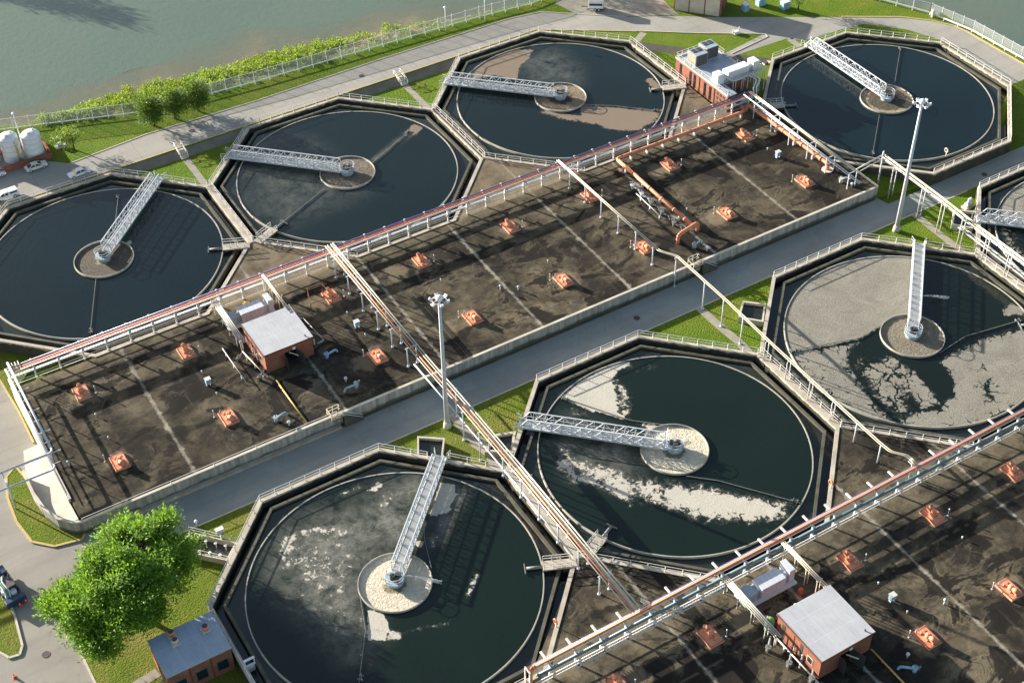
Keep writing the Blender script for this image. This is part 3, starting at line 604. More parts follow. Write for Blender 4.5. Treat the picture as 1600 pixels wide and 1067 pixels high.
for k, (cx, cy) in TANKS.items():
    lab, wm, fm = TL[k]
    T = thing('settling_tank', lab, 'settling tank', (cx,cy,0), 'octagonal settling tanks')
    MB().ring(octa(AP,(cx,cy)), octa(21.35,(cx,cy)), -2.3, Z_WALL).build('basin_wall', 'basin_concrete', T)
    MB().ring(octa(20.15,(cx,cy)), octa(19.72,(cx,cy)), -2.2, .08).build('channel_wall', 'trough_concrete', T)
    MB().ring(circ(19.06,128,(cx,cy)), circ(18.9,128,(cx,cy)), -.9, .10).build('weir_ring', 'weir', T)
    MB().ring(octa(21.4,(cx,cy)), octa(20.1,(cx,cy)), -2.1, -.95).build('channel_water', 'channel_water', T)
    m = MB(); o8 = octa(19.75,(cx,cy)); cc = circ(19.0,128,(cx,cy)); i0 = len(m.v)
    m.v += [(*p,-.30) for p in cc]; oc = []
    for j in range(128):
        a = 2*pi*j/128; k8 = (a+pi/8) % (pi/4) - pi/8; r = 19.76/cos(k8); oc.append((cx+r*cos(a), cy+r*sin(a), -.30))
    m.v += oc
    for j in range(128): n_ = (j+1)%128; m.f.append((j, 128+j, 128+n_, n_)); m.sm.append(False)
    m.build('gap_water', 'gap_water', T)
    # the water disc carries the scum cover as a point attribute
    NR, NA = 46, 150; m = MB(); m.v.append((cx,cy,0)); R = 18.95; cov = []
    for i in range(1, NR+1):
        r = R*i/NR
        m.v += [(cx+r*cos(2*pi*j/NA), cy+r*sin(2*pi*j/NA), 0) for j in range(NA)]
    for j in range(NA): m.f.append((0, 1+j, 1+(j+1)%NA)); m.sm.append(True)
    for i in range(NR-1):
        for j in range(NA):
            a, b = 1+i*NA+j, 1+i*NA+(j+1)%NA; m.f.append((a, a+NA, b+NA, b)); m.sm.append(True)
    for (x, y, z) in m.v:
        c = [0., 0., 0.]; cut = 1.
        for poly, v, soft, ch, hue in SC[k]:
            s = sdist(poly, x, y)
            if s < -soft: continue
            w = max(0, min(1, .5+s/(2*soft))); w = w*w*(3-2*w)
            if v < 0: cut *= 1+v*w; continue
            c[ch] = max(c[ch], abs(v)*w)
            if hue: c[2] = max(c[2], w if w > .02 else 0, .999 if s > -soft else 0)
        cov += [c[0]*cut, c[1], c[2], 1.]
    w = m.build('water', wm, T); at_ = w.data.color_attributes.new('cover', 'FLOAT_COLOR', 'POINT'); at_.data.foreach_set('color', cov)
    MB().ring(circ(4.78,72,(cx,cy)), circ(4.66,72,(cx,cy)), -.7, .34).build('centre_well', 'weir', T)
    f = MB(); ring = circ(4.68,64,(cx,cy)); f.v += [(cx,cy,.12)]+[(*p,.06) for p in ring]
    for j in range(64): f.f.append((0,1+j,1+(j+1)%64)); f.sm.append(True)
    f.build('froth', fm, T)
    for arm in ARMS[k]:
        pts = [(*at(*p,.1), .14) for p in arm]; m = MB()
        for a, b in zip(pts[:-1], pts[1:]): m.bar(a, b, .07, .12)
        q = Vector(pts[-1] if hypot(pts[-1][0]-cx, pts[-1][1]-cy) > 10 else pts[0]); d = (q-Vector((cx,cy,.14))).normalized(); nn = Vector((-d.y,d.x,0))
        m.bar(q-d*1.3-nn*.2, q-d*.3+nn*.3, .14, .22); m.bar(q-d*1.0+nn*.3, q-d*1.0-nn*.3, .08, .35); m.bar(q-d*.4+nn*.4, q-d*.4-nn*.35, .06, .25)
        m.build('skimmer_arm', 'arm_metal', T)
# small weeds growing on some weirs
# ------------------------------------------------------------------ walkway bridges to the tank centres
def bridge(k, ang, label, x_end=21.6):
    cx, cy = TANKS[k]; T = thing('walkway_bridge', label, 'walkway bridge', (cx,cy,0), 'truss walkway bridges to the tank centres')
    P = lambda x, y, z: (cx+x, cy+y, z)
    zb, zt, hw = .72, 2.35, .80
    MB().box(cx+1.0, cy-hw+.05, zb-.02, cx+x_end+.4, cy+hw-.05, zb+.06).build('floor', 'grating', T)
    NP = 14; step = (x_end-1.4)/NP
    for sgn in (-1, 1):
        m = MB(); y = sgn*hw
        m.bar(P(1.0,y,zb-.05), P(x_end+.3,y,zb-.05), .14, .30); m.bar(P(1.4,y,zt), P(x_end-.9,y,zt), .13, .13); m.bar(P(x_end-.9,y,zt), P(x_end+.3,y,zb), .12, .12)
        m.bar(P(1.4,y,1.45), P(x_end-.5,y,1.45), .06, .06)
        for i in range(NP):
            x = 1.4+i*step; m.bar(P(x,y,zb), P(x,y,zt), .09, .09)
            if i < NP-1 or True:
                xe = min(x+step, x_end-.9); a, b = (zb, zt) if i % 2 else (zt, zb)
                m.bar(P(x,y,a), P(xe,y,b), .08, .08)
                if i % 4 in (0, 3): m.bar(P(x,y,b), P(xe,y,a), .06, .06)
        m.build('truss', 'galvanised', T)
    m = MB()
    for i in range(NP+1): x = 1.4+i*step; m.bar(P(x,-hw,zb-.12), P(x,hw,zb-.12), .09, .12)
    m.build('floor_beams', 'galvanised', T)
    if k in 'FBC':
        m = MB()
        for i in range(6): x = 2.6+i*1.5; m.bar(P(x,-hw-.35,1.7), P(x,hw,2.3), .06, .06)
        m.build('cover_hoops', 'galvanised', T)
    d = MB(); d.cyl(P(0,0,-.1), P(0,0,.75), 1.05, n=20).cyl(P(0,0,.75), P(0,0,.95), 1.3, n=20); dr = d.build('drive_unit', 'grey_blue_paint', T)
    MB().cyl(P(-.1,.25,.95), P(-.1,.25,1.7), .35, n=12).box(cx-.7,cy-.7,.95,cx-.1,cy-.1,1.5).box(cx+.25,cy-.6,.95,cx+.75,cy+.1,1.35).build('motor', 'dark_metal', T)
    m = MB()
    for zz in (1.45, 1.95):
        rr = circ(1.25,16)
        for j in range(15): m.bar(P(*rr[j],zz), P(*rr[j+1],zz), .05)
    for j in range(0,16,3): m.bar(P(*circ(1.25,16)[j],.95), P(*circ(1.25,16)[j],1.95), .06)
    m.build('guard_rail', 'galvanised', T)
    m = MB()
    for sgn in (-1, 1):
        for zz in (.95, 1.45): m.bar(P(x_end+.3,sgn*hw,zz), P(x_end+1.1,sgn*(hw+.35),zz), .06)
        m.bar(P(x_end+1.1,sgn*(hw+.35),-.3), P(x_end+1.1,sgn*(hw+.35),1.45), .07)
    m.box(cx+x_end-.3, cy-hw-.1, .38, cx+x_end+.5, cy+hw+.1, .68).build('landing', 'galvanised', T)
    T.rotation_euler = (0,0,radians(ang)); return T
bridge('A', 45, 'grey truss walkway bridge over the clear blue tank, from lawn wall to gravelly centre well')
bridge('B', 135.5, 'grey truss walkway bridge to a smooth brown well, tank with one thin streak')
bridge('C', 135.5, 'grey truss walkway bridge to the tan centre well of the tank with brown scum patches')
bridge('D', 90.3, 'grey truss walkway bridge to a tan froth ring, tank inside the road bend')
bridge('E', 45.2, 'grey truss walkway bridge to the cream centre well of the tank with curling foam')
bridge('F', 136, 'grey truss walkway bridge above the cream foam swath, ending at a wrinkled cream well')
bridge('G', 45, 'grey truss walkway bridge between grey scum crust and open dark water')
bridge('H', 136, 'grey truss walkway bridge running out of the photo at the right edge')
# ------------------------------------------------------------------ railings
POST = [None]
def railing(label, pts, z=Z_WALL, h=1.07, sp=2.35, mat='white_paint', mid=True):
    """top rail, middle rail and separate posts along a polyline"""
    if len(pts[0]) == 2: pts = [(*p, z) for p in pts]
    T = thing('railing', label, 'railing', pts[0], 'pipe railings along walls and decks')
    for nm, hh in (('top_rail', h), ('mid_rail', h*.54)):
        if nm == 'mid_rail' and not mid: continue
        m = MB()
        for a, b in zip(pts[:-1], pts[1:]): m.bar((a[0],a[1],a[2]+hh), (b[0],b[1],b[2]+hh), .065)
        m.build(nm, mat, T)
    first = True
    for a, b in zip(pts[:-1], pts[1:]):
        L = hypot(b[0]-a[0], b[1]-a[1]); n = max(1, round(L/sp))
        for i in range(0 if first else 1, n+1):
            f = i/n; p = (a[0]+(b[0]-a[0])*f-pts[0][0], a[1]+(b[1]-a[1])*f-pts[0][1], a[2]+(b[2]-a[2])*f-pts[0][2])
            key = (mat, h)
            if POST[0] is None: POST[0] = {}
            if key not in POST[0]:
                q = pts[0]; me = MB().box(q[0]-.05,q[1]-.05,q[2],q[0]+.05,q[1]+.05,q[2]+h).build('post', mat, T); POST[0][key] = me; me.location = p
            else: part_copy(POST[0][key], T, p)
        first = False
    return T
RA = 21.72
def side(t, a, b): return [vtx(t,k,RA) for k in range(a, b+1)]
railing('white railing along the road side of the tank beside the white cars', [vtx('A',3,RA), vtx('A',2,RA), vtx('A',1,RA)])
railing('white railing on the lawn side of the clear blue tank, left of its bridge foot', [vtx('A',1,RA), at(238,278,.4)])
railing('white railing of the clear blue tank from bridge foot to pale pipes', [at(252,281,.4), vtx('A',0,RA)])
railing('white railing at the left upper wall of the tank with the thin brown streak', side('B',2,3)); railing('white railing between the river road and the tank with the thin brown streak', side('B',1,2)); railing('white railing at the lawn side of the tank with the thin brown streak', side('B',0,1))
railing('white railing on the lawn side of the brown-scummed tank by its bridge foot', side('C',2,3)); railing('pale railing between the bend of the river road and the brown-scummed tank', side('C',1,2)); railing('pale railing along the upper grass beside the brown-scummed tank', side('C',0,1))
railing('white railing on the wall between brown-scummed tank and brick building', [vtx('C',0,RA), vtx('C',7,RA)])
railing('dark shaded railing on the wall shared by the two tanks with brown scum', [(p[0]+.25,p[1]) for p in (vtx('B',0), vtx('B',7))])
railing('low white railing over the deck wedge below the tank with one thin streak', [vtx('B',4,RA), vtx('B',5,RA)]); railing('white railing at the sunlit wedge of deck below the brown-scummed tank', [vtx('C',4,RA), vtx('C',5,RA)])
railing('white railing on upper grass at the bridge foot, tank inside the road bend', [vtx('D',2,RA), (126.6,72.1)]); railing('white railing right of the bridge foot, tank inside the road bend', [(129.2,72.1), vtx('D',1,RA)])
railing('white railing along the shaded road at the back of the tank inside the road bend', side('D',0,1)); railing('white railing on the sunlit wall by the white river fence', [vtx('D',7,RA), vtx('D',8,RA)]); railing('white railing on the low road wall of the tank inside the road bend', [vtx('D',6,RA), vtx('D',7,RA)]); railing('white railing over the small shaded lawn of the tank inside the road bend', [vtx('D',5,RA), vtx('D',6,RA)])
railing('white railing between the shaded road and the foam-swirled tank', [vtx('E',3,RA), vtx('E',2,RA), vtx('E',1,RA)]); railing('white railing on the lawn side of the foam-swirled tank, beside the sunken basin', [vtx('E',1,RA), at(668,714,.4)])
railing('white railing on the wall end right of the foam-swirled tank bridge', [at(702,716,.4), vtx('E',0,RA)]); railing('bluish shaded railing beside the blue-roofed brick building', [vtx('E',3,RA), (-21.6,7.4)])
railing('white railing beside the lower edge of the foam-swirled tank near the orange pipe drop', [(1.5,-21.75),(6.2,-21.75)])
railing('white railing between the shaded road and the tank with the broad cream swath', side('F',1,2)); railing('greenish railing behind the cream swath tank, at the lawn with the path', side('F',0,1))
railing('white railing over the sunlit deck wedge below the tank with the broad cream swath', [vtx('F',4,RA), vtx('F',5,RA)])
railing('white railing between the shaded road and the grey-crusted tank', side('G',1,2)); railing('pale railing at the lawn with the tall lamp mast, left of the grey-crusted tank bridge', [vtx('G',1,RA), at(1427,383,.4)]); railing('pale railing at the lawn right of the grey-crusted tank bridge', [at(1446,385,.4), vtx('G',0,RA)])
railing('white railing over the dark deck wedge below the grey-crusted tank', [vtx('G',4,RA), vtx('G',5,RA)]); railing('white railing on the shared wall left of the grey-crusted tank under pipe hoops', [(p[0]+.35,p[1]) for p in (vtx('F',0), vtx('F',7))])
railing('white railing on the shared wall right of the grey-crusted tank', [(p[0]-.35,p[1]) for p in (vtx('H',3), vtx('H',4))]); railing('white railing beside the road at the tank cut off by the photo edge', side('H',1,2)); railing('white railing on the left upper wall of the tank cut off by the photo edge', [vtx('H',2,RA), at(1524,328,.4)])
railing('white railing on the shared wall of the clear blue tank beside the pale pipes', [(p[0]+.3,p[1]) for p in (vtx('A',0), vtx('A',7))])
railing('thin pale railing along the far deck edge above the shaded road', [(-30.6,30.95),(7,30.95)], .45, .5, 6, 'white_paint', False)
# ------------------------------------------------------------------ pipe racks
def rack(label, xs, y_post, y0, y1, zt, pipes, base, x0, x1, post_mat='white_paint', beam_mat='white_paint', w=.24):
    """a straight rack along x: posts with cross beams, then every pipe as a part of its own"""
    T = thing('pipe_rack', label, 'pipe rack', base, 'pipe racks and pipe bridges')
    first = None
    for x in xs:
        if first is None:
            m = MB(); m.box(x-w/2, y_post-w/2, .25, x+w/2, y_post+w/2, zt); m.box(x-w*.55, y0, zt, x+w*.55, y1, zt+.2)
            m.box(x-.06, y_post-.1, 1.25, x+.06, y_post+.75 if y1 > 0 else y_post-.75, 1.4) if y1 > 0 else m.box(x-.06, y_post-.75, 1.25, x+.06, y_post+.1, 1.4)
            first = m.build('support_post', post_mat, T); fx = x
        else: part_copy(first, T, (x-fx, 0, 0))
    for mat, y, z, r in pipes:
        MB().cyl((x0,y,z), (x1,y,z), r, n=10).build('pipe', mat, T)
    return T
PX0 = 24.15
T = rack('long rack with purple and dark red pipes between the river tanks and the far deck', [PX0+3.66*k for k in range(-14,23)], 61.45, 60.5, 62.85, 2.78,
     [('purple_paint',62.25,3.12,.13),('red_paint',61.8,3.10,.10),('rust_pink',61.52,3.10,.10),('pink_white',61.0,3.14,.15),('galvanised',61.75,1.62,.14),('light_grey_paint',62.1,1.55,.10),('white_paint',60.98,1.35,.05),('white_paint',60.98,.85,.05)], (-30.5,61.45,Z_DECK), -30.6, 105.4)
T = rack('long rack with bright orange and teal pipes along the nearer dark deck', [27.4+3.66*k for k in range(-5,24)], -22.55, -22.9, -20.45, 2.78,
     [('purple_paint',-21.62,3.04,.06),('pink_white',-21.8,3.06,.08),('orange_paint',-22.12,3.14,.16),('pink_white',-22.42,3.06,.08),('teal_paint',-22.85,2.35,.22),('galvanised',-22.5,1.9,.12),('galvanised',-23.15,1.5,.11),('white_paint',-23.2,1.05,.05)], (7.4,-22.55,Z_DECK), 7.2, 112)
m = MB().path([(7.3,-22.05,3.2),(6.9,-22.05,3.2),(6.75,-22.05,2.6),(6.75,-22.05,-1.9)], .22, 10, .3); m.build('pipe_drop', 'orange_paint', T)
MB().box(6.2,-22.7,-1.9,6.35,-22.5,3.2).box(6.2,-21.6,-1.9,6.35,-21.45,3.2).box(6.2,-22.7,3.1,6.35,-21.45,3.25).build('end_frame', 'white_paint', T)
m = MB()
for i in range(60):
    x = 12+.38*i; m.bar((x,-23.05,1.32), (x,-23.75,1.32), .06)
m.bar((12,-23.75,1.32), (35,-23.75,1.32), .08); m.build('cable_ladder', 'galvanised', T)

def pipe_bridge(label, pts_posts, post_dx, zt, pipes, base, group='pipe racks and pipe bridges', pm='light_grey_paint', pr=.10, tray=None):
    """free-standing pipe run: posts (x, y, z of foot), cross heads and pipes given as polylines"""
    T = thing('pipe_bridge', label, 'pipe bridge', base, group)
    for (x, y, z) in pts_posts:
        m = MB()
        for dx in post_dx: m.cyl((x+dx,y,z-.2), (x+dx,y,zt), pr, n=8); m.cyl((x+dx,y,z-.2), (x+dx,y,z+.18), pr*2.3, n=8)
        m.bar((x+min(post_dx)-.25,y,zt), (x+max(post_dx)+.25,y,zt), .16, .16); m.build('support_post', pm, T)
    for mat, r, pts in pipes: MB().path(pts, r, 8, .5).build('pipe', mat, T)
    if tray:
        m = MB()
        for a, b in zip(tray[1][:-1], tray[1][1:]): m.bar(a, b, tray[0], .10)
        m.build('cable_tray', 'white_paint', T)
    return T
x1 = 21.55
p1posts = [(x1-.5,y,Z_DECK) for y in (58.4,53.7,48.9,43.9,39.3,34.3)]+[(x1-.1,y,Z_LOW) for y in (23.25,18.65,14.05)]+[(x1+.2,y,Z_WALL) for y in (8.2,3.6,-1.,-5.6)]+[(x1+.1,y,Z_DECK) for y in (-10.6,-15.4)]
def off(dx, z): return [(x1+dx-.35,62,z),(x1+dx-.35,31,z),(x1+dx-.1,18,z),(x1+dx,6,z),(x1+dx,-22.3,z)]
pipe_bridge('long bridge of orange and cream pipes crossing the shaded road from deck to deck', p1posts, (-.65,.85), 3.86,
    [('cream_paint',.09,off(-.55,4.08)),('orange_paint',.12,off(-.15,4.1)),('cream_paint',.08,off(.42,4.08)),('cream_paint',.10,off(.80,4.1)),('light_grey_paint',.12,[(x1-.8,33,1.6),(x1-.55,20,1.6),(x1-.4,9,1.6),(x1-.4,-9,1.3)])], (x1,58.4,Z_DECK),
    tray=(.42,[(x1+.25,20,3.9),(x1+.35,6,3.9),(x1+.35,-22,3.9)]))
def off2(dx, z): return [(64.2+dx,62,z),(64.5+dx,32.8,z+.1),(66.05+dx,30.4,z+.1),(66.2+dx,18,z),(65.9+dx,7,z),(65.75+dx,-16.5,z),(65.9+dx,-18.7,z),(67.3+dx,-20.4,z),(67.6+dx,-22.2,z-.6)]
p2posts = [(64.35,y,Z_DECK) for y in (58.4,53.7,48.9,43.9,39.0,34.3)]+[(65.9,30.3,-1.9)]+[(66.25,y,Z_LOW) for y in (23.35,18.55,13.85)]
T = pipe_bridge('slim bridge of two cream pipes on single posts, kinked near the orange loop', p2posts, (0,), 3.84, [('cream_paint',.085,off2(-.16,4.0)),('cream_paint',.085,off2(.16,4.0))], (64.3,58.4,Z_DECK))
for y in (7.6,2.6,-2.4,-7.2): MB().path([(65.5,y,.4),(65.5,y,3.9),(66.2,y,3.9),(66.2,y,.4)], .08, 8, .5).build('pipe_hoop', 'white_paint', T)
for x, y in ((65.6,-12.2),(65.75,-16.9),(67.5,-21.3)): MB().cyl((x,y,.2),(x,y,3.85),.10,n=8).build('support_post','light_grey_paint',T)
# along the right end of the far deck and across the road to the last wall
T = thing('pipe_bridge', 'pipe run on goalpost frames above a fat orange pipe, right deck end', 'pipe bridge', (104.4,58.3,Z_DECK), 'pipe racks and pipe bridges')
for y in (58.3,53.4,48.5,43.6,38.7):
    m = MB()
    for x in (103.45,105.3): m.bar((x,y,.2),(x,y,3.35),.13)
    m.bar((103.3,y,3.35),(105.45,y,3.35),.14); m.bar((103.45,y,2.0),(105.3,y,2.0),.09); m.build('goalpost_frame', 'light_grey_paint', T)
for mat, r, x, z in (('cream_paint',.13,105.1,3.6),('cream_paint',.12,104.75,3.6),('white_paint',.10,103.55,3.5),('galvanised',.10,104.9,2.15),('galvanised',.09,104.5,2.15)):
    MB().path([(x,61.6,z),(x,33.2,z)] if z > 3 else [(x,60,z),(x,31.5,z)], r, 8).build('pipe', mat, T)
MB().bar((105.3,33.2,.3),(105.3,33.2,3.7),.13).bar((103.6,33.2,.3),(103.6,33.2,3.6),.13).bar((103.6,33.2,3.5),(105.3,33.2,3.5),.12).build('goalpost_frame','light_grey_paint',T)
T = thing('pipe_bridge', 'pipe bridge on paired posts from the far deck corner across the road', 'pipe bridge', (110.6,33.5,-1.2), 'pipe racks and pipe bridges')
ZT3 = 4.3
MB().cyl((110.8,33.2,-1.8),(110.8,33.2,5.3),.13,n=8).build('support_post','light_grey_paint',T)
for y, z in ((29.8,-1.95),(22.9,Z_LOW),(18.3,Z_LOW),(13.6,Z_LOW),(7.6,Z_WALL),(2.8,Z_WALL),(-2.0,Z_WALL),(-6.8,Z_WALL)):
    m = MB(); xc = 110.6 if y > 9 else 109.75
    for dx in (-.45,.45): m.cyl((xc+dx,y,z-.2),(xc+dx,y,ZT3),.085,n=8)
    m.bar((xc-.6,y,ZT3),(xc+.6,y,ZT3),.12); m.bar((xc-.45,y,ZT3-.75),(xc+.45,y,ZT3-.75),.08); m.build('support_post','white_paint',T)
for mat, r, dx, z in (('cream_paint',.10,.38,ZT3+.2),('cream_paint',.08,.12,ZT3+.2),('white_paint',.09,-.35,ZT3+.18),('white_paint',.07,.2,ZT3-.66)):
    MB().path([(105.2+dx*.5,33.2,z-.7),(110.8+dx,33.3,z),(110.6+dx,20,z),(110.1+dx,10,z),(109.8+dx,-21.9,z)], r, 8, .4).build('pipe', mat, T)
for dx in (-.32,.32): MB().bar((110.3+dx,14,2.2),(109.9+dx,-20,1.7),.28,.10).build('cable_tray','white_paint',T)
for i in range(9): y = 11-2.3*i; MB().bar((109.75,y,1.95),(110.35,y,1.95),.45,.2).build('tray_clamp','dark_metal',T)
# left end of the far deck, then out over the road
T = thing('pipe_bridge', 'pair of grey pipes along the left deck end, turning out over the road', 'pipe bridge', (-30.5,61,Z_DECK), 'pipe racks and pipe bridges')
for y in (61.4,56.5,51.6,46.7,42.2):
    m = MB(); m.bar((-30.6,y,.3),(-30.6,y,3.35),.12); m.bar((-31.0,y,3.35),(-29.2,y,3.35),.10); m.bar((-30.6,y,1.3),(-29.7,y,1.3),.08); m.build('support_post','white_paint',T)
for r, x, z, yw in ((.17,-30.25,3.55,42.0),(.14,-30.8,2.5,39.9)): MB().path([(x,63,z),(x,yw,z),(-60,yw+.4,z)], r, 10, .9).build('pipe','light_grey_paint',T)
for mat, r, x, z in (('white_paint',.08,-30.95,1.45),('white_paint',.06,-30.95,.95)): MB().cyl((x,62,z),(x,36,z),r,n=6).build('pipe',mat,T)
for x, y in ((-37.4,41.0),(-49,41.2)):
    m = MB()
    for dy in (-1.0,1.0): m.cyl((x,y+dy,-2.1),(x,y+dy,3.6),.11,n=8)
    m.bar((x,y-1.3,3.35),(x,y+1.3,3.35),.14); m.bar((x,y-1.2,2.25),(x,y+1.2,2.25),.10); m.build('support_post','light_grey_paint',T)
m = MB()
for i in range(4): m.path([(-30.2+.45*i,62.9,3.3),(-30.2+.45*i,61.2,3.3),(-30.2+.45*i,61.0,1.6)], .06, 6, .3)
m.build('branch_pipes','white_paint',T)
# fat orange air pipes
T = thing('air_pipe', 'fat orange pipe running along the rack then across the deck to a raised loop', 'pipe', (100,59.9,Z_DECK), 'fat orange air pipes')
m = MB().path([(103.4,62.0,1.2),(102.8,59.9,1.2),(75.3,60.0,1.35),(74.95,59.6,1.35),(74.9,38.3,1.35)], .31, 14, .9); m.build('pipe','orange_paint',T)
MB().path([(75.7,37.6,.3),(75.7,37.6,2.0),(71.0,36.6,2.0),(71.0,36.6,.3)], .30, 14, .8).build('pipe_loop','orange_paint',T)
for i in range(8): x = 78+3.4*i; MB().box(x-.15,59.6,.3,x+.15,60.2,1.05).build('saddle','white_paint',T)
for y in (55,50,46.5,43,40): MB().cyl((74.9,y-.12,1.35),(74.9,y+.12,1.35),.36,n=14).build('flange','orange_paint',T)
for y in (57,52,47,41.5): MB().box(74.7,y-.12,.3,75.1,y+.12,1.0).build('saddle','white_paint',T)
T = thing('air_pipe', 'fat orange pipe under the goalpost frames at the right end of the far deck', 'pipe', (105,60.5,Z_DECK), 'fat orange air pipes')
MB().path([(103.8,60.9,.3),(103.8,60.9,1.5),(104.2,60.3,1.5),(104.45,39.6,1.5),(104.45,39.2,1.4),(104.45,39.2,.3)], .33, 14, .7).build('pipe','orange_paint',T)
for y in (55.8,51,46,41): MB().cyl((104.32,y-.15,1.5),(104.32,y+.15,1.5),.38,n=14).build('flange','orange_paint',T)
for y in (53,48,43): MB().box(104.1,y-.12,.3,104.6,y+.12,1.12).build('saddle','white_paint',T)
MB().cyl((104.45,39.2,.3),(104.45,39.2,.42),1.0,n=20).build('base_pad','concrete_pale',T)
# ------------------------------------------------------------------ mixer hatches on the decks
def make_hatch(label):
    T = thing('mixer_hatch', label, 'hatch', (0,0,Z_DECK), 'orange mixer hatches on the decks'); z = Z_DECK
    MB().box(-1.08,-1.5,z-.02,1.08,1.5,z+.30).build('cover_plate','orange_hatch',T,bevel=.03)
    m = MB()
    for i in range(13):
        for sx in (-.97,.97): y = -1.38+i*.23; m.box(sx-.045,y-.045,z+.29,sx+.045,y+.045,z+.36)
    for i in range(8):
        for sy in (-1.40,1.40): x = -.8+i*.23; m.box(x-.045,sy-.045,z+.29,x+.045,sy+.045,z+.36)
    m.build('bolts','rust',T)
    m = MB(); m.cyl((0,.1,z+.3),(0,.1,z+.95),.42,.36,14).cyl((0,.1,z+.95),(0,.1,z+1.25),.30,.22,14).box(-.5,-.25,z+.3,.5,.5,z+.5)
    m.build('gearbox','orange_hatch',T,bevel=.02)
    m = MB(); m.cyl((0,.45,z+.85),(0,1.25,z+.85),.30,n=14).cyl((0,1.25,z+.85),(0,1.38,z+.85),.22,n=14).box(-.2,.5,z+.3,.2,1.2,z+.6)
    m.build('motor','orange_hatch',T)
    MB().cyl((.25,-.75,z+.3),(.25,-.75,z+.75),.16,n=10).build('inspection_cap','orange_hatch',T); MB().cyl((-.35,-.95,z+.3),(-.35,-.95,z+.38),.2,n=10).build('inspection_cap','orange_hatch',T)
    MB().cyl((.75,-1.2,z),(.75,-1.2,z+.95),.075,n=8).build('vent_tube','grey_blue_paint',T)
    return T
HN = 54.55; HS = 38.5
H = [(-22.55,HN,'orange mixer hatch in the far hatch row, nearest the left end of the long deck'),
     (-6.35,HN,'orange mixer hatch in the far row, just left of the far pump house pipes'),
     (17.7,HN,'orange mixer hatch inside the rusty dark frame, right of the upper white-roofed pump house'),
     (33.75,HN,'orange mixer hatch in the far row, first one right of the orange pipe bridge'),
     (50.3,HN,'orange mixer hatch in the far row, second one right of the orange pipe bridge'),
     (66.0,HN,'orange mixer hatch in the far row, partly under the slim cream pipe bridge'),
     (82.4,HN,'orange mixer hatch in the far row, beside the fat orange pipe along the rack'),
     (98.8,HN,'orange mixer hatch in the far row, nearest the goalpost frames at the deck end'),
     (-22.65,HS,'orange mixer hatch in the near row of the far deck, closest to the curved ramp'),
     (-6.4,HS,'orange mixer hatch in the near row, left of the yellow pipe end valve'),
     (17.5,HS,'orange mixer hatch in the near row, left foot of the orange and cream pipe bridge'),
     (33.8,HS,'orange mixer hatch in the near row, right of the lamp mast head'),
     (50.3,HS,'orange mixer hatch in the near row, mid deck between two pale joint lines'),
     (65.7,HS,'orange mixer hatch in the near row, under the kinked slim cream pipe bridge'),
     (82.4,HS,'orange mixer hatch in the near row, right of the raised orange pipe loop'),
     (98.9,HS,'orange mixer hatch in the near row, closest to the white fittings at the deck corner'),
     (15.3,-28.1,'orange mixer hatch cut off by the bottom edge, under the orange and teal rack'),
     (28.9,-28.1,'orange mixer hatch on the nearer deck, left of the pump house with the grey roof'),
     (51.2,-28.1,'orange mixer hatch on the nearer deck, right of the white air handler boxes'),
     (65.5,-28.1,'orange mixer hatch on the nearer deck, below the grey-crusted tank'),
     (80.1,-28.1,'orange mixer hatch on the nearer deck, upper one at the right edge of the photo'),
     (51.2,-42.2,'orange mixer hatch half in the shadow of the lower grey-roofed pump house'),
     (65.1,-42.2,'orange mixer hatch on the nearer deck, lower one at the right edge of the photo')]
h0 = None
for x, y, lab in H:
    if h0 is None: h0 = make_hatch(lab); h0.location = (x,y,Z_DECK)
    else: copy_tree(h0, None, (x,y,Z_DECK), pi if y in (HS,-42.2) else 0, lab)
c0 = None
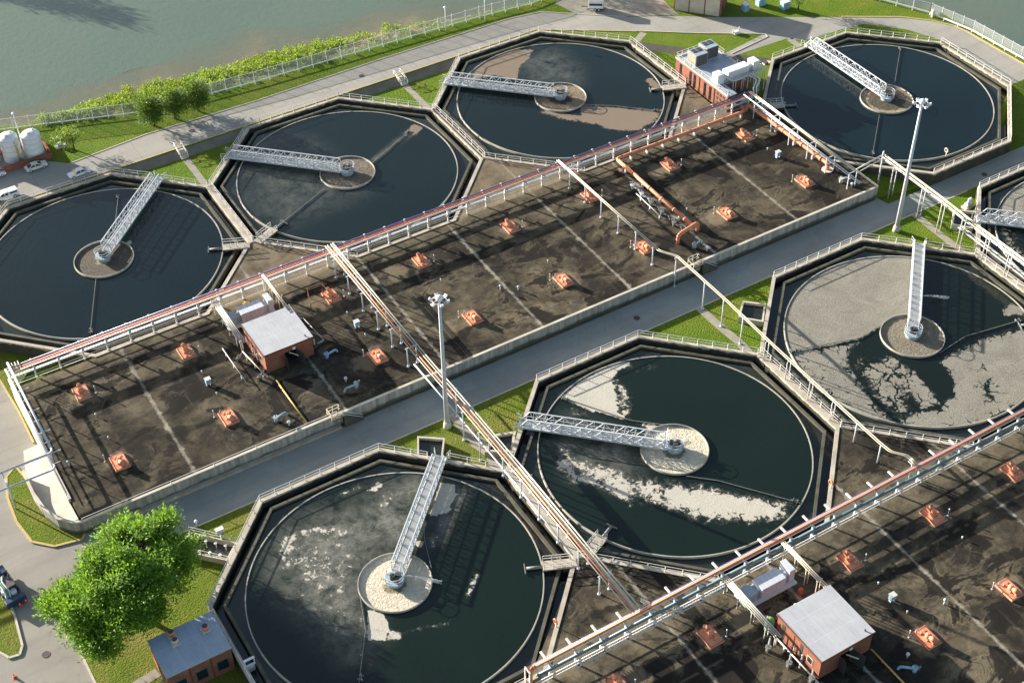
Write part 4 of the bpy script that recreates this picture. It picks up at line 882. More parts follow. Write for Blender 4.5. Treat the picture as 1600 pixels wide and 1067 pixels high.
for i, (x, y, lab) in enumerate(H):
    px_, py_ = (x+1.75, y-.9) if y in (HN,-28.1) else (x-1.7, y+1.3)
    lab = 'thin switch post with a pale round head beside the '+lab.split(' hatch')[0].replace('orange mixer','')+'hatch'
    lab = ['thin round-headed switch post by the far-row hatch nearest the left deck end','thin round-headed switch post by the far-row hatch left of the pump house pipes','thin round-headed switch post by the hatch in the rusty dark frame',
      'thin round-headed switch post by the first far-row hatch right of the orange pipe bridge','thin round-headed switch post by the second far-row hatch right of the orange pipe bridge','thin round-headed switch post by the far-row hatch under the slim cream bridge','thin round-headed switch post by the far-row hatch along the fat orange pipe','thin round-headed switch post by the far-row hatch nearest the goalpost frames',
      'thin round-headed switch post by the near-row hatch closest to the curved ramp','thin round-headed switch post by the near-row hatch left of the yellow pipe','thin round-headed switch post by the near-row hatch left of the orange pipe bridge','thin round-headed switch post by the near-row hatch behind the lamp mast','thin round-headed switch post by the mid-deck near-row hatch','thin round-headed switch post by the near-row hatch under the kinked cream pipes','thin round-headed switch post by the near-row hatch right of the orange loop','thin round-headed switch post by the near-row hatch at the white fittings',
      'thin round-headed switch post by the hatch cut off at the bottom edge','thin round-headed switch post by the hatch left of the grey-roofed pump house','thin round-headed switch post by the hatch right of the white air handler','thin round-headed switch post by the nearer-deck hatch below the grey crust','thin round-headed switch post by the upper hatch at the right photo edge','thin round-headed switch post by the hatch half in building shadow','thin round-headed switch post by the lower hatch at the right photo edge'][i]
    if c0 is None:
        c0 = thing('switch_post', lab, 'switch post', (px_,py_,Z_DECK), 'switch posts beside the hatches')
        MB().cyl((px_,py_,Z_DECK),(px_,py_,1.55),.045,n=8).box(px_-.12,py_-.12,Z_DECK-.02,px_+.12,py_+.12,.36).build('pole','white_paint',c0)
        m = MB(); m.dome((px_,py_,1.6),.10,.10,10,3); m.cyl((px_,py_,1.5),(px_,py_,1.6),.10,n=10).build('head','white_paint',c0)
    else: copy_tree(c0, None, (px_,py_,Z_DECK), 0, lab)
# ------------------------------------------------------------------ pump houses
def pump_house(label, x0, y0, x1, y1, h, roofmat, deck_z=Z_DECK, lower=False):
    T = thing('pump_house', label, 'building', (x0,y0,deck_z), 'brick pump houses on the decks'); z = deck_z; zt = z+h
    dx0, dx1 = x0+3.1, x0+5.0
    m = MB(); w = .3
    m.box(x0,y0,z-.1,x0+w,y1,zt).box(x1-w,y0,z-.1,x1,y1,zt).box(x0+w,y1-w,z-.1,x1-w,y1,zt).box(x0+w,y0,z-.1,dx0,y0+w,zt).box(dx1,y0,z-.1,x1-w,y0+w,zt).box(dx0,y0,z+2.5,dx1,y0+w,zt)
    m.build('wall','brick',T)
    m = MB(); m.box(x0-.18,y0-.18,zt,x1+.18,y1+.18,zt+.22); m.build('roof',roofmat,T,bevel=.03)
    m = MB()
    for a, b in (((x0-.2,y0-.2),(x1+.2,y0-.2)),((x0-.2,y0-.2),(x0-.2,y1+.2))): m.bar((*a,zt+.12),(*b,zt+.12),.06,.3)
    m.build('fascia','rust',T)
    MB().box(x0+.4,y0+w,z,x1-.4,y1-.4,z+.02).build('inside_floor','dark_metal',T)
    d = MB(); d.bar((dx1+.02,y0-.05,z+1.25),(dx1+.5,y0-1.75,z+1.25),.08,2.4); d.build('door','dark_metal',T)
    d = MB(); d.bar((dx0-.02,y0-.05,z+1.25),(dx0-.15,y0-1.2,z+1.25),.08,2.4); d.build('door','dark_metal',T)
    MB().bar((dx0+.6,y0-.3,z+2.62),(dx1-.35,y0-1.5,z+2.45),.14,.10).build('door_stay','cream_paint',T)
    MB().box(dx0+1.3,y0-.12,z+2.6,dx0+1.75,y0-.02,z+3.0).build('wall_lamp','lamp_glass',T)
    f = MB(); yy = y0+1.5
    f.box(x0-.05,y0+1.3,z+1.2,x0+.0,y0+2.3,z+2.3); fr = f.build('window','cream_paint',T)
    MB().box(x0-.07,y0+1.4,z+1.3,x0-.052,y0+2.2,z+2.2).build('pane','glass',fr)
    for ya, yb, zz in ((y0+3.2,y0+3.65,2.9),(y0+6.5,y0+7.0,2.9)): MB().box(x0-.04,ya,z+.4,x0+.0,yb,z+zz).build('louvre','dark_metal',T)
    m = MB()
    for ya in (y0+4.4,y0+y1*0+2.9): m.cyl((x0-.2,ya,z+.1),(x0-.2,ya,z+1.5),.07,n=8).cyl((x0-.22,ya,z+1.45),(x0-.22,ya,z+1.65),.12,n=8)
    m.build('intake_pipes','light_grey_paint',T)
    MB().box(x0-.04,y0+4.75,z-.05,x0-.0,y0+4.9,zt-.05).build('downpipe','rust',T)
    MB().cyl((x1+.06,y0+.5,z),(x1+.06,y0+.5,zt),.06,n=8).build('downpipe','grey_blue_paint',T)
    MB().box(x1-.9,y0+.5,zt+.2,x1-.75,y0+.65,zt+.5).build('roof_vent','dark_metal',T)
    return T
pump_house('red brick pump house with pale flat roof and open dark doorway on the far deck', 2.1, 44.1, 9.75, 51.95, 3.42, 'roof_pale')
pump_house('red brick pump house with streaked grey flat roof on the nearer deck', 36.1, -39.75, 44.1, -31.8, 3.55, 'roof_pale')
def air_handler(label, x, y):
    T = thing('air_handler', label, 'air handler', (x,y,Z_DECK), 'air handlers behind the pump houses'); z = Z_DECK
    MB().box(x-.3,y-.4,z-.02,x+7.6,y+2.4,z+.22).build('base_frame','galvanised',T)
    MB().box(x,y+.1,z+.25,x+1.5,y+1.9,z+1.75).build('fan_box','grey_blue_paint',T,bevel=.05)
    MB().box(x+1.52,y+.4,z+.35,x+2.1,y+1.6,z+1.35).build('duct','grey_blue_paint',T)
    m = MB()
    for i in range(5): m.box(x+2.12+.76*i,y,z+.25,x+2.12+.76*i+.74,y+2.0,z+1.95)
    m.build('filter_casing','light_grey_paint',T,bevel=.03)
    MB().box(x+5.94,y+.5,z+.3,x+6.6,y+1.6,z+1.5).build('duct','light_grey_paint',T)
    MB().box(x+6.62,y+.2,z+.25,x+7.5,y+2.2,z+2.4).build('intake_hood','light_grey_paint',T,bevel=.05)
    return T
air_handler('row of white air handler boxes behind the far pump house, under the purple rack', 1.3, 56.0)
air_handler('row of white air handler boxes behind the nearer pump house, under the orange rack', 35.6, -26.9)
def side_pipes(label, x, ya, yb, zt, rows, mat='white_paint'):
    T = thing('pipe_bridge', label, 'pipe bridge', (x,ya,Z_DECK), 'short pipe runs at the pump houses')
    n = 4
    for i in range(n):
        y = ya+(yb-ya)*(i+.3)/n; m = MB(); m.bar((x-.25,y,.2),(x-.25,y,zt-.1),.09); m.bar((x+.3,y,.2),(x+.3,y,zt-.1),.09); m.bar((x-.45,y,zt-.12),(x+.5,y,zt-.12),.1); m.build('support_post',mat,T)
    for j in range(rows): MB().path([(x-.32+.26*j,ya,zt),(x-.32+.26*j,yb,zt),(x-.32+.26*j,yb-.02,zt-1.6)] if j < 2 else [(x-.32+.26*j,ya,zt),(x-.32+.26*j,yb-.3,zt)], .085, 8, .3).build('pipe', mat if j % 2 else 'cream_paint', T)
    return T
side_pipes('white pipes dropping from the purple rack along the left side of the far pump house', .95, 61.2, 49.8, 2.7, 4)
side_pipes('cream pipes from the purple rack to the roof edge of the far pump house', 9.55, 61.0, 50.6, 4.0, 2, 'cream_paint')
side_pipes('cluster of white pipes along the left side of the nearer pump house', 34.6, -22.8, -33.6, 2.7, 4)
side_pipes('pale green and cream pipes from the orange rack to the nearer pump house roof', 44.0, -23, -31.5, 3.6, 3, 'cream_paint')
def low_pipe(label, name, pts, r, mat, cat='pipe', extra=None, group=None):
    T = thing(name, label, cat, (pts[0][0],pts[0][1],Z_DECK), group); MB().path(pts, r, 8, .3).build('pipe', mat, T)
    m = MB()
    for k in range(3):
        f = (k+.5)/3; a, b = Vector(pts[0]), Vector(pts[-1]); p = a+(b-a)*f; m.box(p.x-.1,p.y-.1,.25,p.x+.1,p.y+.1,max(.4,p.z))
    m.build('supports','galvanised',T); return T
low_pipe('yellow pipe lying on the far deck from the pump house corner to the road wall','gas_pipe',[(2.5,41.8,.45),(2.6,31.6,.45)],.12,'yellow_paint',group='yellow pipes on the decks')
low_pipe('yellow pipe lying on the nearer deck beside the building shadow','gas_pipe',[(44.3,-39.9,.45),(44.4,-52.5,.45)],.12,'yellow_paint',group='yellow pipes on the decks')
low_pipe('white handrail pipe low beside valves, left of the far pump house','guide_rail',[(-1.6,52.0,.9),(-1.5,43.6,.9)],.06,'white_paint')
low_pipe('thin cream pipe along the left wall of the far pump house','guide_rail',[(.6,49.5,1.2),(1.5,42.6,1.0)],.09,'cream_paint')
low_pipe('white loop rail on the deck right of the far pump house','guide_rail',[(10.3,51.6,1.4),(11.4,51.3,1.4),(11.9,45.0,1.4),(10.8,45.0,1.3)],.06,'white_paint')
low_pipe('thin white pipe along the left foot of the nearer pump house','guide_rail',[(35.2,-33.0,1.2),(35.6,-41.5,.8)],.10,'white_paint')
low_pipe('white rail along the valve row left of the fat orange pipe','guide_rail',[(72.6,50.6,.8),(72.4,42.2,.8)],.07,'white_paint')
# valve groups
def valves(label, x, y, mat='grey_blue_paint', kind=0, rz=0):
    T = thing('valve_set', label, 'valve', (x,y,Z_DECK), 'valves and fittings on the decks'); z = Z_DECK
    MB().cyl((x,y,z-.05),(x,y,z+.8),.28,n=12).cyl((x,y,z+.8),(x,y,z+.9),.40,n=12).build('valve_body',mat,T)
    MB().path([(x,y,z+.62),(x+1.7,y+.35,z+.62),(x+1.9,y+.4,z)],.17,10,.35).build('pipe',mat,T)
    MB().cyl((x-.5,y-.1,z),(x-.5,y-.1,z+1.1),.05,n=8).cyl((x-.5,y-.1,z+1.1),(x-.5,y-.1,z+1.2),.14,n=8).cyl((x,y,z+.9),(x,y,z+1.35),.05,n=8).cyl((x-.25,y,z+1.3),(x+.25,y,z+1.3),.04,n=8).build('handwheel','arm_metal',T)
    if kind: MB().cyl((x+1.2,y-1.7,z),(x+1.2,y-1.7,z+.9),.12,n=10).cyl((x+1.2,y-1.7,z+.55),(x+1.2,y-1.7,z+.8),.24,n=10).build('standpipe','galvanised',T)
    T.rotation_euler = (0,0,rz); return T
valves('grey-blue valve and pipe left of the yellow pipe end on the far deck', -.9, 34.3, 'grey_blue_paint', 1)
valves('pale blue valve and pipe in the shadow of the far pump house', 11.9, 34.4, 'grey_blue_paint', 1, 2.9)
valves('pale green valve fitting beyond the raised orange pipe loop near the road wall', 72.6, 34.2, 'grey_blue_paint', 1)
valves('white valve fitting near the right corner of the far deck', 104.0, 35.2, 'white_paint', 1, -.3)
valves('pale blue pump fitting deep in the shadow of the nearer pump house', 46.6, -45.0, 'blue_paint', 1, 2.2)
valves('small grey-blue fitting in the shadow at the right wall of the far pump house', 11.0, 42.4, 'blue_paint')
for i, (yy, lab) in enumerate(((52.6,'white valve nearest the rack in the row left of the fat orange pipe'),(49.8,'second white valve from the rack in the row left of the fat orange pipe'),(47.0,'middle grey valve in the row left of the fat orange pipe'),(44.0,'fourth grey valve in the row left of the fat orange pipe'),(40.6,'grey valve beside the raised orange pipe loop'))):
    valves(lab, 73.2, yy, 'light_grey_paint' if i < 2 else 'arm_metal', 0, -1.6)
for lab, x, y in (('dark valve cluster left of the far pump house, nearest the rack', -.4, 48.6),('dark valve cluster at the left front corner of the far pump house', .6, 43.2),('grey valve cluster at the rack end left of the nearer pump house', 33.6,-33.4),('tangled grey valves midway along the nearer pump house left wall', 34.3,-36.5),('grey valves at the front left foot of the nearer pump house', 35.2,-39.6)):
    valves(lab, x, y, 'dark_metal' if 'dark' in lab else 'arm_metal', 0, .5)
# junction boxes, vents
def junction(label, x, y):
    T = thing('junction_box', label, 'junction box', (x,y,Z_DECK), 'pale blue junction boxes on the decks'); z = Z_DECK
    MB().box(x-.38,y-.3,z+.35,x+.38,y+.3,z+1.2).build('cabinet','blue_paint',T,bevel=.03); MB().box(x-.44,y-.38,z+1.2,x+.44,y+.38,z+1.27).build('hood','white_paint',T)
    for sx in (-.28,.28): MB().box(x+sx-.05,y-.2,z-.02,x+sx+.05,y+.2,z+.35).build('leg','galvanised',T)
for lab, p in (('pale blue junction box on legs among stains, left part of the far deck',(326,601)),('pale blue junction box on legs between pump house and orange pipe bridge',(558,511)),('white-blue junction box on legs near the right end of the far deck',(1215,246)),('pale blue junction box on legs on the nearer deck, right of the pump house',(1393,938))): junction(lab, *at(*p,Z_DECK))
def vent(label, x, y, h=.85):
    k = .55 if h < .6 else 1.0
    T = thing('roof_vent', label, 'vent pipe', (x,y,Z_DECK), 'small vent pipes on the decks')
    MB().cyl((x,y,Z_DECK-.02),(x,y,Z_DECK+h),.10*k,n=10).build('pipe','galvanised',T); m = MB(); m.cyl((x,y,Z_DECK+h-.05),(x,y,Z_DECK+h+.08),.22*k,n=12); m.dome((x,y,Z_DECK+h+.08),.22*k,.13*k,12,3); m.build('cap','grey_blue_paint' if 'dark' in label or 'mushroom' in label else 'light_grey_paint',T)
for lab, p, h in (('mushroom vent by the left end wall of the far deck',(109,728),.9),('mushroom vent beside the pale joint line right of the lamp mast',(782,454),.9),('short pale vent above the lamp mast head',(689,440),.45),('mushroom vent on the nearer deck beside the diagonal joint line',(1475,944),.9),
      ('small dark capped vent on the far deck between two hatches mid deck',(810,453),.6),('tiny stub vent among stains left of the first pale joint line',(150,650),.4),('tiny stub vent left of the near-row hatch by the curved ramp',(170,686),.4),('tiny stub vent between pump house and blue junction box',(543,491),.4),
      ('tiny stub vent left of the leftmost deck junction box',(316,583),.4),('tiny stub vent right of the leftmost deck junction box',(339,617),.4),('white stub vent near the blue junction box below the orange bridge',(571,526),.5),('tiny white stub vent right of the fat orange pipe loop',(1073,330),.5),
      ('tiny white stub vent in the shadow right of the nearer pump house pipes',(1372,913),.4),('tiny pale stub vent on the nearer deck above the half-shadowed hatch',(1417,958),.4),('tiny white stub vent far right on the nearer deck',(1503,842),.4),('small vent under the slim cream bridge',(986,357),.4),('tiny stub vent left of the right-end deck junction box',(1199,235),.4),('tiny stub vent by the mid-deck near-row hatch',(856,411),.5)):
    vent(lab, *at(*p,Z_DECK), h)
# rusty frame round one hatch
T = thing('guard_frame','rusty dark open frame standing around one orange hatch by the far pump house','frame',(14.8,52,Z_DECK))
m = MB(); q = [(13.4,52.6),(16.9,52.4),(17.0,56.0),(14.6,56.4)]
for i in range(4):
    m.bar((*q[i],.3),(*q[i],2.3),.09)
for i in range(4): m.bar((*q[i],2.3),(*q[(i+1)%4],2.3),.09); 
m.build('frame','rust',T); MB().bar((*q[0],1.0),(*q[1],2.2),.07).bar((*q[3],1.0),(*q[0],2.2),.07).build('brace','rust',T)
T = thing('yellow_drum','ochre drum standing under the purple rack behind the white air handler','drum',(5.6,59.7,Z_DECK)); MB().cyl((5.2,59.7,.75),(6.2,59.7,.75),.45,n=16).build('body','yellow_paint',T); MB().box(5.2,59.3,.28,6.2,60.1,.42).build('cradle','rust',T)
# green tank, red gear beside the nearer pump house
T = thing('pressure_vessel','rounded green vessel at the back left corner of the nearer pump house','tank',(35.6,-31.0,Z_DECK)); m = MB(); m.cyl((35.6,-31.0,.5),(35.6,-31.0,2.2),.6,n=16,cap=False); m.dome((35.6,-31.0,2.2),.6,.4,16,4); m.build('shell','green_paint',T); MB().cyl((35.3,-30.8,2.3),(35.3,-30.8,3.1),.06,n=6).build('pipe','galvanised',T); MB().box(35.2,-31.4,.28,36,-30.6,.5).build('foot','dark_metal',T)
T = thing('fire_pump','red pump set in the shade behind the nearer pump house','pump',(38.4,-30.4,Z_DECK)); MB().cyl((37.6,-30.5,.8),(39.0,-30.5,.8),.35,n=12).build('motor','red_paint',T); MB().box(37.4,-30.9,.28,39.2,-30.1,.45).build('base','red_paint',T); MB().cyl((40.2,-30.3,.3),(40.2,-30.3,1.6),.3,.12,10).build('funnel','white_paint',T)
T = thing('hose_reel','small red hose stand in the shade behind the nearer pump house','hose reel',(42.6,-28.6,Z_DECK)); MB().cyl((42.6,-28.8,.8),(42.6,-28.4,.8),.35,n=14).build('reel','red_paint',T); MB().box(42.3,-28.9,.28,42.9,-28.3,.5).build('stand','red_paint',T)
# ------------------------------------------------------------------ lamp masts
def mast(label, p, h):
    x, y = at(*p, Z_LOW); T = thing('lamp_mast', label, 'lamp mast', (x,y,Z_LOW), 'tall lamp masts'); z = Z_LOW
    MB().cyl((x,y,z-.1),(x,y,z+1.15),.62,.5,16).build('base','concrete_pale',T)
    MB().cyl((x,y,z+1.1),(x,y,z+h-.4),.36,.20,16).build('pole','light_grey_paint',T)
    m = MB(); m.cyl((x,y,z+h-.6),(x,y,z+h-.25),.3,.52,16); m.dome((x,y,z+h-.25),.52,.42,16,4); m.build('head','tank_white',T)
    m = MB(); rr = circ(.95,18,(x,y))
    for j in range(18): m.bar((*rr[j],z+h-.6),(*rr[(j+1)%18],z+h-.6),.09)
    for j in range(0,18,3): m.bar((x,y,z+h-.5),(*rr[j],z+h-.6),.08)
    m.build('ring','galvanised',T)
    for j in range(6):
        a = pi/3*j+.3; cx, cy = x+1.2*cos(a), y+1.2*sin(a); m = MB(); d = Vector((cos(a),sin(a),0)); t = Vector((-sin(a),cos(a),0))
        m.bar(Vector((cx,cy,z+h-.75))-d*.20, Vector((cx,cy,z+h-.5))+d*.20, .46, .22); l = m.build('luminaire','tank_white',T)
        MB().bar(Vector((cx,cy,z+h-.93))-d*.16, Vector((cx,cy,z+h-.68))+d*.20, .40, .03).build('lens','lamp_glass',l)
mast('tall grey lamp mast with six floodlights, foot on lawn beside the orange pipe bridge', (699,667), 24.6)
mast('tall grey lamp mast with six floodlights, foot on the lawn above the grey-crusted tank', (1400,361), 25.4)
# ------------------------------------------------------------------ open basins beside the tanks
def basin(label, P, zr, water, w=.3, mat='concrete_pale', wm='channel_water', name='splitter_basin'):
    c = (sum(p[0] for p in P)/4, sum(p[1] for p in P)/4); T = thing(name, label, 'basin', (*c,Z_LOW), 'open concrete basins at the tank walls')
    def inset(f): return [(p[0]+(c[0]-p[0])*f, p[1]+(c[1]-p[1])*f) for p in P]
    r = hypot(P[0][0]-c[0], P[0][1]-c[1]); MB().ring(P, inset(w*1.4/r), -2.2, zr).build('rim_wall', mat, T)
    MB().prism(inset(w*.7/r), water-.3, water).build('water', wm, T); return T
bz = -.75
basin('open concrete basin of dark water on the lawn at the foam-swirled tank bridge foot', [at(652,681,bz),at(695,684,bz),at(690,726,bz),at(652,722,bz)], bz, -1.2, wm='gap_water')
basin('open concrete basin half hidden under the orange and cream pipe bridge', [at(772,678,bz),at(806,673,bz),at(802,705,bz),at(757,706,bz)], bz, -1.2, wm='gap_water')
basin('open concrete basin on the lawn left of the grey-crusted tank, beside the slim cream bridge', [at(1160,470,bz),at(1197,474,bz),at(1193,503,bz),at(1153,496,bz)], bz, -1.2, wm='gap_water')
basin('open concrete basin at the tank cut off by the right edge, under the pipe posts', [at(1490,327,bz),at(1527,330,bz),at(1520,357,bz),at(1487,351,bz)], bz, -1.2, wm='gap_water')
PIT = [at(297,831,-.9),at(372,849,-.9),at(357,877,-.9),at(276,860,-.9)]
T = basin('sunken valve pit with white-capped stems, between the big tree and the foam-swirled tank', PIT, -.75, -1.68, wm='dark_metal', name='valve_pit')  # dark floor sheet, its colour standing for shade down the pit
for i in range(4):
    f = .2+.2*i; a = Vector((*PIT[0],0))*(1-f)+Vector((*PIT[1],0))*f; b = Vector((*PIT[3],0))*(1-f)+Vector((*PIT[2],0))*f
    for k, g in enumerate((.28,.80)):
        p = a*(1-g)+b*g; m = MB(); m.cyl((p.x,p.y,-2.1),(p.x,p.y,-.75),.07,n=8); m.cyl((p.x,p.y,-.8),(p.x,p.y,-.66),.22,n=10); m.build('valve_stem','tank_white' if k else 'galvanised',T)
railing('white railing on the near side of the sunken valve pit by the big tree', [(*PIT[3],-.9),(*PIT[2],-.9)]); railing('white railing on the far side of the sunken valve pit, at the small lawn', [(*PIT[0],-.9),(*PIT[1],-.9)])
x, y = at(345,838,-.6); T = thing('control_panel','small grey control panel on the far edge of the sunken valve pit','control panel',(x,y,-.9)); MB().box(x-.06,y-.06,-1.6,x+.06,y+.06,.2).build('stand','galvanised',T); MB().box(x-.45,y-.15,.1,x+.45,y+.15,.95).build('cabinet','grey_blue_paint',T,bevel=.02); MB().box(x-.55,y-.3,.95,x+.55,y+.3,1.0).build('hood','tank_white',T)
x, y = at(308,822,-1.7); T = thing('bollard_light','small white-headed bollard at the road kerb by the sunken valve pit','bollard',(x,y,Z_LOW)); MB().cyl((x,y,-1.8),(x,y,-.7),.08,n=8).build('post','galvanised',T); MB().dome((x,y,-.7),.25,.25,12,4).build('head','tank_white',T)
# skimmings platforms over the channels
def skim(k, ang, label, mat='concrete'):
    cx, cy = TANKS[k]; T = thing('skimmings_platform', label, 'platform', (cx,cy,0), 'skimmings platforms over the tank channels')
    P = lambda x, y, z: (cx+x, cy+y, z)
    MB().box(cx+19.0,cy-.75,.28,cx+23.4,cy+.75,.46).build('slab', mat, T)
    MB().box(cx+19.1,cy-.5,-1.5,cx+19.9,cy+.5,.28).build('support', 'trough_concrete', T)
    m = MB()
    for s in (-.7,.7):
        for zz in (1.0,1.5): m.bar(P(19.1,s,zz),P(22.6,s,zz),.07)
        for x in (19.1,20.3,21.4,22.6): m.bar(P(x,s,.45),P(x,s,1.5),.07)
    m.build('guard_rail','white_paint',T)
    m = MB(); m.cyl(P(16.9,0,.2),P(19.1,0,.2),.22,n=12); m.bar(P(16.7,-.8,.2),P(16.7,.8,.2),.10,.22); m.build('scum_trough','arm_metal',T)
    T.rotation_euler = (0,0,radians(ang)); return T
skim('A',-24.5,'small railed platform reaching from the deck corner into the clear blue tank'); skim('C',-24.5,'small railed platform at the brick building corner of the brown-scummed tank'); skim('E',-24.5,'small railed platform with trough at the right side of the foam-swirled tank')
skim('B',204.5,'small railed platform at the lower left of the tank with one thin streak'); skim('F',204.5,'small railed platform with blue-grey trough at the lower left of the cream swath tank'); skim('D',154.5,'shaded railed platform behind goalposts, inside the road bend tank'); skim('G',-24.5,'small railed platform at the right edge of the grey-crusted tank')
# ------------------------------------------------------------------ brick buildings in the far part and lower left
T = thing('filter_building','flat-roofed brick building with two louvred air units at the far deck end','building',(100.7,62.7,-.4)); zt = 3.35
bp = [(100.7,62.6),(102.6,62.6),(102.6,66.2),(108.7,66.2),(108.7,78.2),(100.7,78.2)]
MB().prism(bp,-.5,zt).build('wall','brick',T); MB().prism([(100.62,62.5),(102.7,62.5),(102.7,66.1),(108.8,66.1),(108.8,78.3),(100.62,78.3)],zt+.004,zt+.22).build('roof','roof_blue',T)
m = MB()
for a, b in ((bp[5],bp[0]),(bp[4],bp[5]),(bp[3],bp[4])): m.bar((*a,zt+.30),(*b,zt+.30),.35,.18)
m.build('parapet','concrete_pale',T)
for y in (76.6,73.6,72.3,69.2,67.6): MB().box(100.63,y-.28,.2 if y < 75 else .4,100.70,y+.28,2.9).build('window_slot','glass',T)
for y in (65.5,64.6,63.7):
    for zz in (.5,1.5,2.4): MB().box(100.63,y-.22,zz,100.70,y+.22,zz+.55).build('vent_opening','dark_metal',T)
for a, b in ((70.9,67.2),(66.4,63.0)): MB().box(100.60,a-.1,-.4,100.68,a+.05,zt-.2).build('downpipe','rust',T)
def unit(x, y):
    u = MB().box(x,y,zt+.23,x+2.7,y+2.6,zt+2.7).build('air_unit','grey_blue_paint',T,bevel=.03)
    for sx in (.35,1.45): MB().box(x+sx,y+1.2,zt+2.69,x+sx+.9,y+2.3,zt+2.78).build('fan','dark_metal',u)
    MB().box(x-.03,y+.1,zt+.4,x+.0,y+2.5,zt+2.6).build('louvre','path',u); MB().box(x+.1,y-.03,zt+.4,x+2.6,y,zt+2.6).build('louvre','dark_metal',u)
unit(101.4,73.2); unit(104.6,74.2)
m = MB()
for a, b in ((bp[5],bp[0]),(bp[4],bp[5]),(bp[3],bp[4])):
    for zz in (.75,1.25): m.bar((*a,zt+zz),(*b,zt+zz),.05)
    for i in range(7): f = i/6; m.bar((a[0]+(b[0]-a[0])*f,a[1]+(b[1]-a[1])*f,zt+.3),(a[0]+(b[0]-a[0])*f,a[1]+(b[1]-a[1])*f,zt+1.25),.07)
m.build('roof_rail','white_paint',T)
T = thing('air_handler','large white air handler on a frame beside the flat-roofed brick building','air handler',(105.6,64.2,Z_DECK)); 

MB().box(102.9,66.3,3.75,110.8,68.3,3.9).build('frame_deck','galvanised',T); m = MB()
for x in (103.2,106.8,110.5):
    for y in (66.4,68.2): m.bar((x,y,3.3 if x < 108.5 else .1),(x,y,3.75),.14)
m.build('frame_legs','galvanised',T); m = MB()
for i in range(7): m.box(103.6+.70*i,66.4,3.92,103.6+.70*i+.68,68.1,5.45)
m.build('filter_casing','tank_white',T,bevel=.04); MB().box(101.2,66.3,3.6,102.7,68.0,5.6).build('intake_hood','tank_white',T,bevel=.05); MB().box(102.7,66.8,3.9,103.6,67.8,4.8).build('duct','tank_white',T); MB().cyl((108.6,67.2,4.6),(109.3,67.2,4.6),.6,n=16).build('duct','light_grey_paint',T); MB().box(109.3,66.4,3.92,110.7,68.2,5.7).build('fan_housing','tank_white',T,bevel=.06)
T = thing('pipe_bridge','white pipe loop on posts in front of the big white air handler','pipe bridge',(105,64.6,Z_DECK),'pipe racks and pipe bridges')
MB().path([(101.9,67.2,5.7),(103.6,64.9,4.4),(110.8,65.1,4.4),(112.0,66.2,4.4),(111.8,69.4,4.4)],.14,8,.9).build('pipe','white_paint',T); MB().path([(102.3,67.4,5.7),(103.9,65.3,4.4),(110.6,65.5,4.4),(111.5,66.4,4.4),(111.3,69.2,4.4)],.11,8,.9).build('pipe','white_paint',T); MB().path([(107.8,64.9,4.4),(108.6,63.2,4.3),(106.6,61.9,3.8),(105.9,60.9,3.4),(105.9,60.9,.4)],.15,8,.9).build('pipe','white_paint',T); MB().path([(107.2,64.9,4.4),(107.9,63.4,4.3),(106.0,62.0,3.8),(105.4,61.0,3.4)],.12,8,.9).build('pipe','white_paint',T)
for x in (103.7,104.3,105.7,107.1,108.5,109.9,111.0): MB().bar((x,64.95,.1),(x,64.95,4.3),.12).build('support_post','white_paint',T)
T = thing('chiller','dark grey chiller standing on the deck below the big white air handler','machine',(105.8,63.6,Z_DECK)); MB().box(104.2,63.2,.28,107.4,64.6,2.0).build('casing','dark_metal',T,bevel=.04); MB().box(104.3,63.17,.5,107.3,63.2,1.8).build('grille','galvanised',T)
for p, lab in ((at(1160,146,.3),'thin lamp post on the wedge of deck below the brown-scummed tank'),):
    T = thing('lamp_post',lab,'lamp post',(*p,Z_DECK)); MB().cyl((*p,.2),(*p,3.4),.07,n=8).build('pole','white_paint',T); MB().box(p[0]-.5,p[1]-.4,.28,p[0]+.5,p[1]+.4,.42).build('base','concrete_pale',T); MB().box(p[0]-.15,p[1]-.5,3.3,p[0]+.15,p[1]+.2,3.5).build('lamp_head','white_paint',T)
# lower left building
bx0, by0, bx1, by1, bt = -30.4, .15, -22.25, 6.3, 2.3
T = thing('pump_house','dark red brick building with blue-grey flat roof and three round vents, beside the big tree','building',(bx0,by0,Z_LOW))
MB().box(bx0,by0,-2.2,bx1,by1,bt).build('wall','brick',T); MB().box(bx0-.12,by0-.12,bt,bx1+.12,by1+.12,bt+.2).build('roof','roof_blue',T,bevel=.03)
for x in (-29.0,-26.3,-23.6): 
    w = MB().box(x-.75,by0-.06,-.9,x+.75,by0-.004,.9).build('window','teal_paint',T); MB().box(x-.68,by0-.085,-.8,x+.68,by0-.062,.8).build('pane','glass',w)
for x in (-27.6,-24.9): MB().box(x-.08,by0-.08,-2.1,x+.08,by0-.004,bt).build('downpipe','rust',T)
for p in ((274,1003),(268,991),(321,982)):
    x, y = at(*p,bt+.4); v = MB().box(x-.5,y-.5,bt+.19,x+.5,y+.5,bt+.4).build('roof_vent','concrete_pale',T); MB().cyl((x,y,bt+.4),(x,y,bt+1.05),.40,n=18).build('collar','orange_paint' if p[0] != 274 else 'cream_paint',v); MB().cyl((x,y,bt+1.05),(x,y,bt+1.08),.34,n=18).build('opening','dark_metal',v)
MB().path([(bx0,2.2,-.5),(bx0-1.6,1.9,-.5)],.14,8).build('pipe','cream_paint',T); MB().box(bx0-.06,3.2,-1.75,bx0-.004,4.2,.4).build('door','dark_metal',T)
railing('bluish railing between the blue-roofed brick building and the foam-swirled tank',[(-21.75,6.9),(-21.75,-4.5)]); 
m = None
